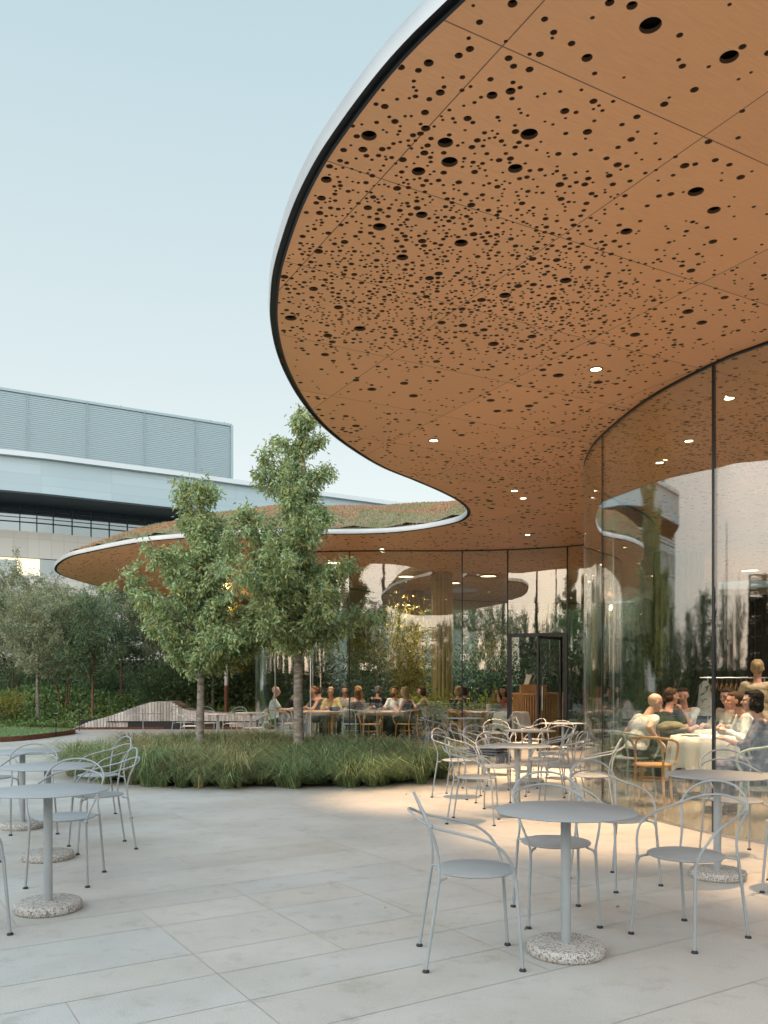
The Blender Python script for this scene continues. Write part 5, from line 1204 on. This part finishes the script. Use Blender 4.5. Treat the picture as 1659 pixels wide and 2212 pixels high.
    # hair
    if style != 'bald':
        h = MB()
        def hh(cn, r, rot=None): h.ell(Hh(cn), r, hr_ if rot is None else hr_ @ rot, 20, 16)
        hh((-.025, 0, .048), (.092, .083, .083)); hh((-.045, 0, .0), (.068, .080, .085)); hh((.028, .0, .085), (.052, .064, .032))
        if style == 'short': hh((-.06, 0, -.035), (.042, .058, .05))
        if style == 'long':
            hh((-.055, 0, -.09), (.06, .088, .13)); hh((-.02, .068, -.05), (.045, .026, .12)); hh((-.02, -.068, -.05), (.045, .026, .12)); hh((-.075, 0, -.19), (.05, .085, .11)); hh((-.08, .03, -.26), (.035, .05, .08))
        if style == 'bob':
            hh((-.05, 0, -.05), (.062, .088, .09)); hh((-.015, .068, -.03), (.045, .024, .075)); hh((-.015, -.068, -.03), (.045, .024, .075))
        if style == 'bun': hh((-.10, 0, .04), (.045, .05, .045)); hh((-.05, 0, -.03), (.05, .068, .05))
        if style == 'curly':
            rq = random.Random(int(x * 100))
            for _ in range(26): a, e2 = rq.uniform(.6, 2 * PI - .6), rq.uniform(-.3, 1.3); hh((-.02 + .085 * math.cos(a) * math.cos(e2), .08 * math.sin(a) * math.cos(e2), .04 + .085 * math.sin(e2)), (.028, .028, .026))
        ho = h.build('hair', M[hair], P); remesh(ho, vox * .8, 1); wrinkle(ho, TEXH, .016)
    if beard:
        h = MB(); h.ell(Hh((.06, 0, -.085)), (.042, .052, .04), hr_); h.ell(Hh((.075, 0, -.115)), (.028, .036, .035), hr_); h.ell(Hh((.088, 0, -.042)), (.014, .034, .009), hr_); h.build('beard', M[beard], P)
    if cap:
        h = MB(); h.ell(Hh((-.01, 0, .065)), (.102, .088, .07), hr_); h.ell(Hh((.105, 0, .055)), (.07, .06, .008), hr_); h.build('cap', M[cap], P)
    for s in (1, -1):
        h = MB(); h.ell(Hh((.083, s * .031, .004)), (.008, .013, .006), hr_, 10, 8); h.build('eye', M['eye'], P)
    h = MB()
    for s in (1, -1): h.cap(Hh((.094, s * .015, .030)), Hh((.082, s * .048, .032)), .0045, .003)
    h.build('eyebrows', M[hair], P)
    h = MB(); h.cap(Hh((.094, -.016, -.054)), Hh((.094, .016, -.054)), .0055, .0055); h.build('mouth', M['lip'], P)
    if glasses or shades:
        h = MB()
        zc = .004 if glasses else .075; xo = .104 if glasses else .075
        for s in (1, -1):
            if glasses: h.tube([Hh((xo, s * .034 + .024 * math.cos(a), zc + .019 * math.sin(a))) for a in np.linspace(0, 2 * PI, 16)[:-1]], .0028, 5, closed=True)
            else: h.ell(Hh((xo, s * .034, zc)), (.012, .03, .022), hr_)
            h.tube([Hh((xo, s * .06, zc)), Hh((.02, s * .085, zc - .002)), Hh((-.02, s * .086, zc - .02))], .003, 5)
        h.build('glasses', M['eye'], P)
    return P
tb_h = ((.40, .15, .79), (.38, -.13, .79))
person(-2.62, 20.25, 12, 'older man in a white shirt at the far left of the glass, looking right', 'shirt_white', hair='hair_white', style='bald', lean=2, hands=tb_h, skin='skin_pale')
person(-2.35, 21.0, -10, 'dark-haired man in a dark jacket with a hand at his mouth', 'shirt_dark', hair='hair_black', style='curly', lean=12, hands=((.36, .1, .8), (.27, .05, 1.08)), sleeve=1.8)
person(-1.72, 21.35, -150, 'woman with pinned-up ginger hair and black top just right of the taller pear trunk', 'shirt_black', hair='hair_ginger', style='bun', lean=4, fem=True, bare=True)
person(-1.72, 20.0 + 2.2, 70, 'brown-haired person in a brown shirt, back turned, behind the woman with ginger hair', 'shirt_brown', hair='hair_brown', lean=6, sleeve=.9)
person(-1.32, 21.35, -95, 'woman with short blond hair and glasses in a yellow cardigan, facing the camera', 'shirt_yellow', legs='skirt_grey', hair='hair_blond', style='short', fem=True, lean=12, hands=((.40, .16, .79), (.38, -.10, .79)), glasses=True, sleeve=.9, nod=8)
person(-1.02, 22.0, -92, 'young man with short dark hair facing the camera, beside the woman in yellow', 'shirt_grey', hair='hair_brown', lean=0)
person(-.72, 22.2, -40, 'person wearing a tan cap, head above the woman leaning on the table', 'shirt_beige', hair='hair_ginger', style='bob', cap='hat_tan', lean=4)
person(-.82, 19.85, 38, 'woman with long wavy ginger-brown hair in a dark brown shirt leaning over the table', 'shirt_brown', legs='jeans', hair='hair_ginger', style='long', fem=True, lean=24, hands=((.45, .12, .79), (.5, -.1, .80)), sleeve=.9, turn=-25)
person(-.18, 22.3, 60, 'grey-haired man in a black shirt with his back to the camera', 'shirt_black', hair='hair_grey', lean=3)
person(.30, 21.15, -115, 'bearded man in a white shirt facing the camera', 'shirt_white', hair='hair_brown', beard='hair_brown', lean=6, hands=((.38, .1, .80), (.36, -.15, .80)), sleeve=.8)
person(.60, 19.95, 150, 'woman with long blond hair in a sleeveless black dress at the wooden table', 'shirt_black', skirt='shirt_black', hair='hair_blond', style='long', fem=True, bare=True, lean=10, skin='skin_pale', hands=((.36, .12, .82), (.34, -.06, .88)))
person(1.06, 21.4, 170, 'person in a mustard top with one raised forearm beside the fluted column', 'shirt_yellow', hair='hair_brown', lean=8, hands=((.33, .15, .98), (.34, -.16, .80)), fem=True, style='bob')
person(1.83, 21.2, 60, 'blond woman in a black sweater right of the fluted column', 'shirt_black', hair='hair_blond', style='bob', fem=True, lean=6, sleeve=1.8)
person(2.10, 21.9, 110, 'brown-haired person in black beside the blond woman in a black sweater', 'shirt_black', hair='hair_brown', style='bob', fem=True, lean=6, sleeve=1.8)
person(3.02, 21.0, 205, 'person in an orange top holding a phone up to the face', 'shirt_orange', hair='hair_black', style='long', fem=True, lean=6, hands=((.28, .05, 1.15), (.28, -.05, 1.15)), turn=40)
o = MB(); o.box((0, 0, 0), (.012, .075, .14)); ph = o.build('phone', M['black'], smooth=False); ph.location = (2.63, 20.82, 1.24); ph.rotation_euler = (0, 0, R(225)); tag(ph, 'black phone held by the person in orange', 'phone')
G2 = 'diners at the right behind the near glass'
person(3.18, 10.72, 20, 'bald man in a white T-shirt with sunglasses on his head, leaning forward', 'shirt_white', 'trousers_black', style='bald', lean=24, near=True, skin='skin_pale', hands=((.30, .26, .80), (.12, -.34, .66)), nod=24, turn=-10, shades=True, group=G2, sleeve=.45)
person(3.98, 11.95, 32, 'short-haired man in a dark T-shirt turned away, behind the bald man', 'shirt_dark', hair='hair_brown', lean=8, near=True, hands=((.40, .1, .78), (.3, -.25, .78)), group=G2, turn=-15)
person(4.62, 13.0, -125, 'man in a white T-shirt with his hands near his chin, facing the camera', 'shirt_white', hair='hair_brown', lean=8, near=True, hands=((.28, .02, 1.0), (.30, -.12, .98)), group=G2, nod=6, turn=15)
person(4.98, 12.15, -145, 'woman with glasses and a cream scarf just right of the black mullion', 'shirt_cream', hair='hair_brown', style='short', fem=True, lean=8, near=True, glasses=True, sleeve=1.8, group=G2, skin='skin_pale', nod=8)
person(4.72, 10.78, 172, 'woman with tied brown hair in a cream knitted top, seen from the side', 'shirt_white', hair='hair_brown', style='bun', fem=True, lean=20, near=True, sleeve=1.85, group=G2, hands=((.38, .12, .80), (.42, -.12, .80)))
person(4.04, 8.95, 150, 'woman with black hair in a blue tie-dye dress at the right edge', 'tie_dye', skirt='tie_dye', hair='hair_black', style='bob', fem=True, lean=10, near=True, sleeve=1.3, group=G2, hands=((.38, .14, .80), (.30, -.2, .74)), skin='skin_pale')
person(Xd(1636, 11.6), 11.6, 60, 'standing blonde waitress in a beige blouse with her back to the camera', 'shirt_beige', 'shirt_beige', hair='hair_blond', style='bun', fem=True, near=True, stand=True, sleeve=.8, group=G2, hands=((.25, .3, .95), (.25, -.3, .95)), skirt='shirt_beige')
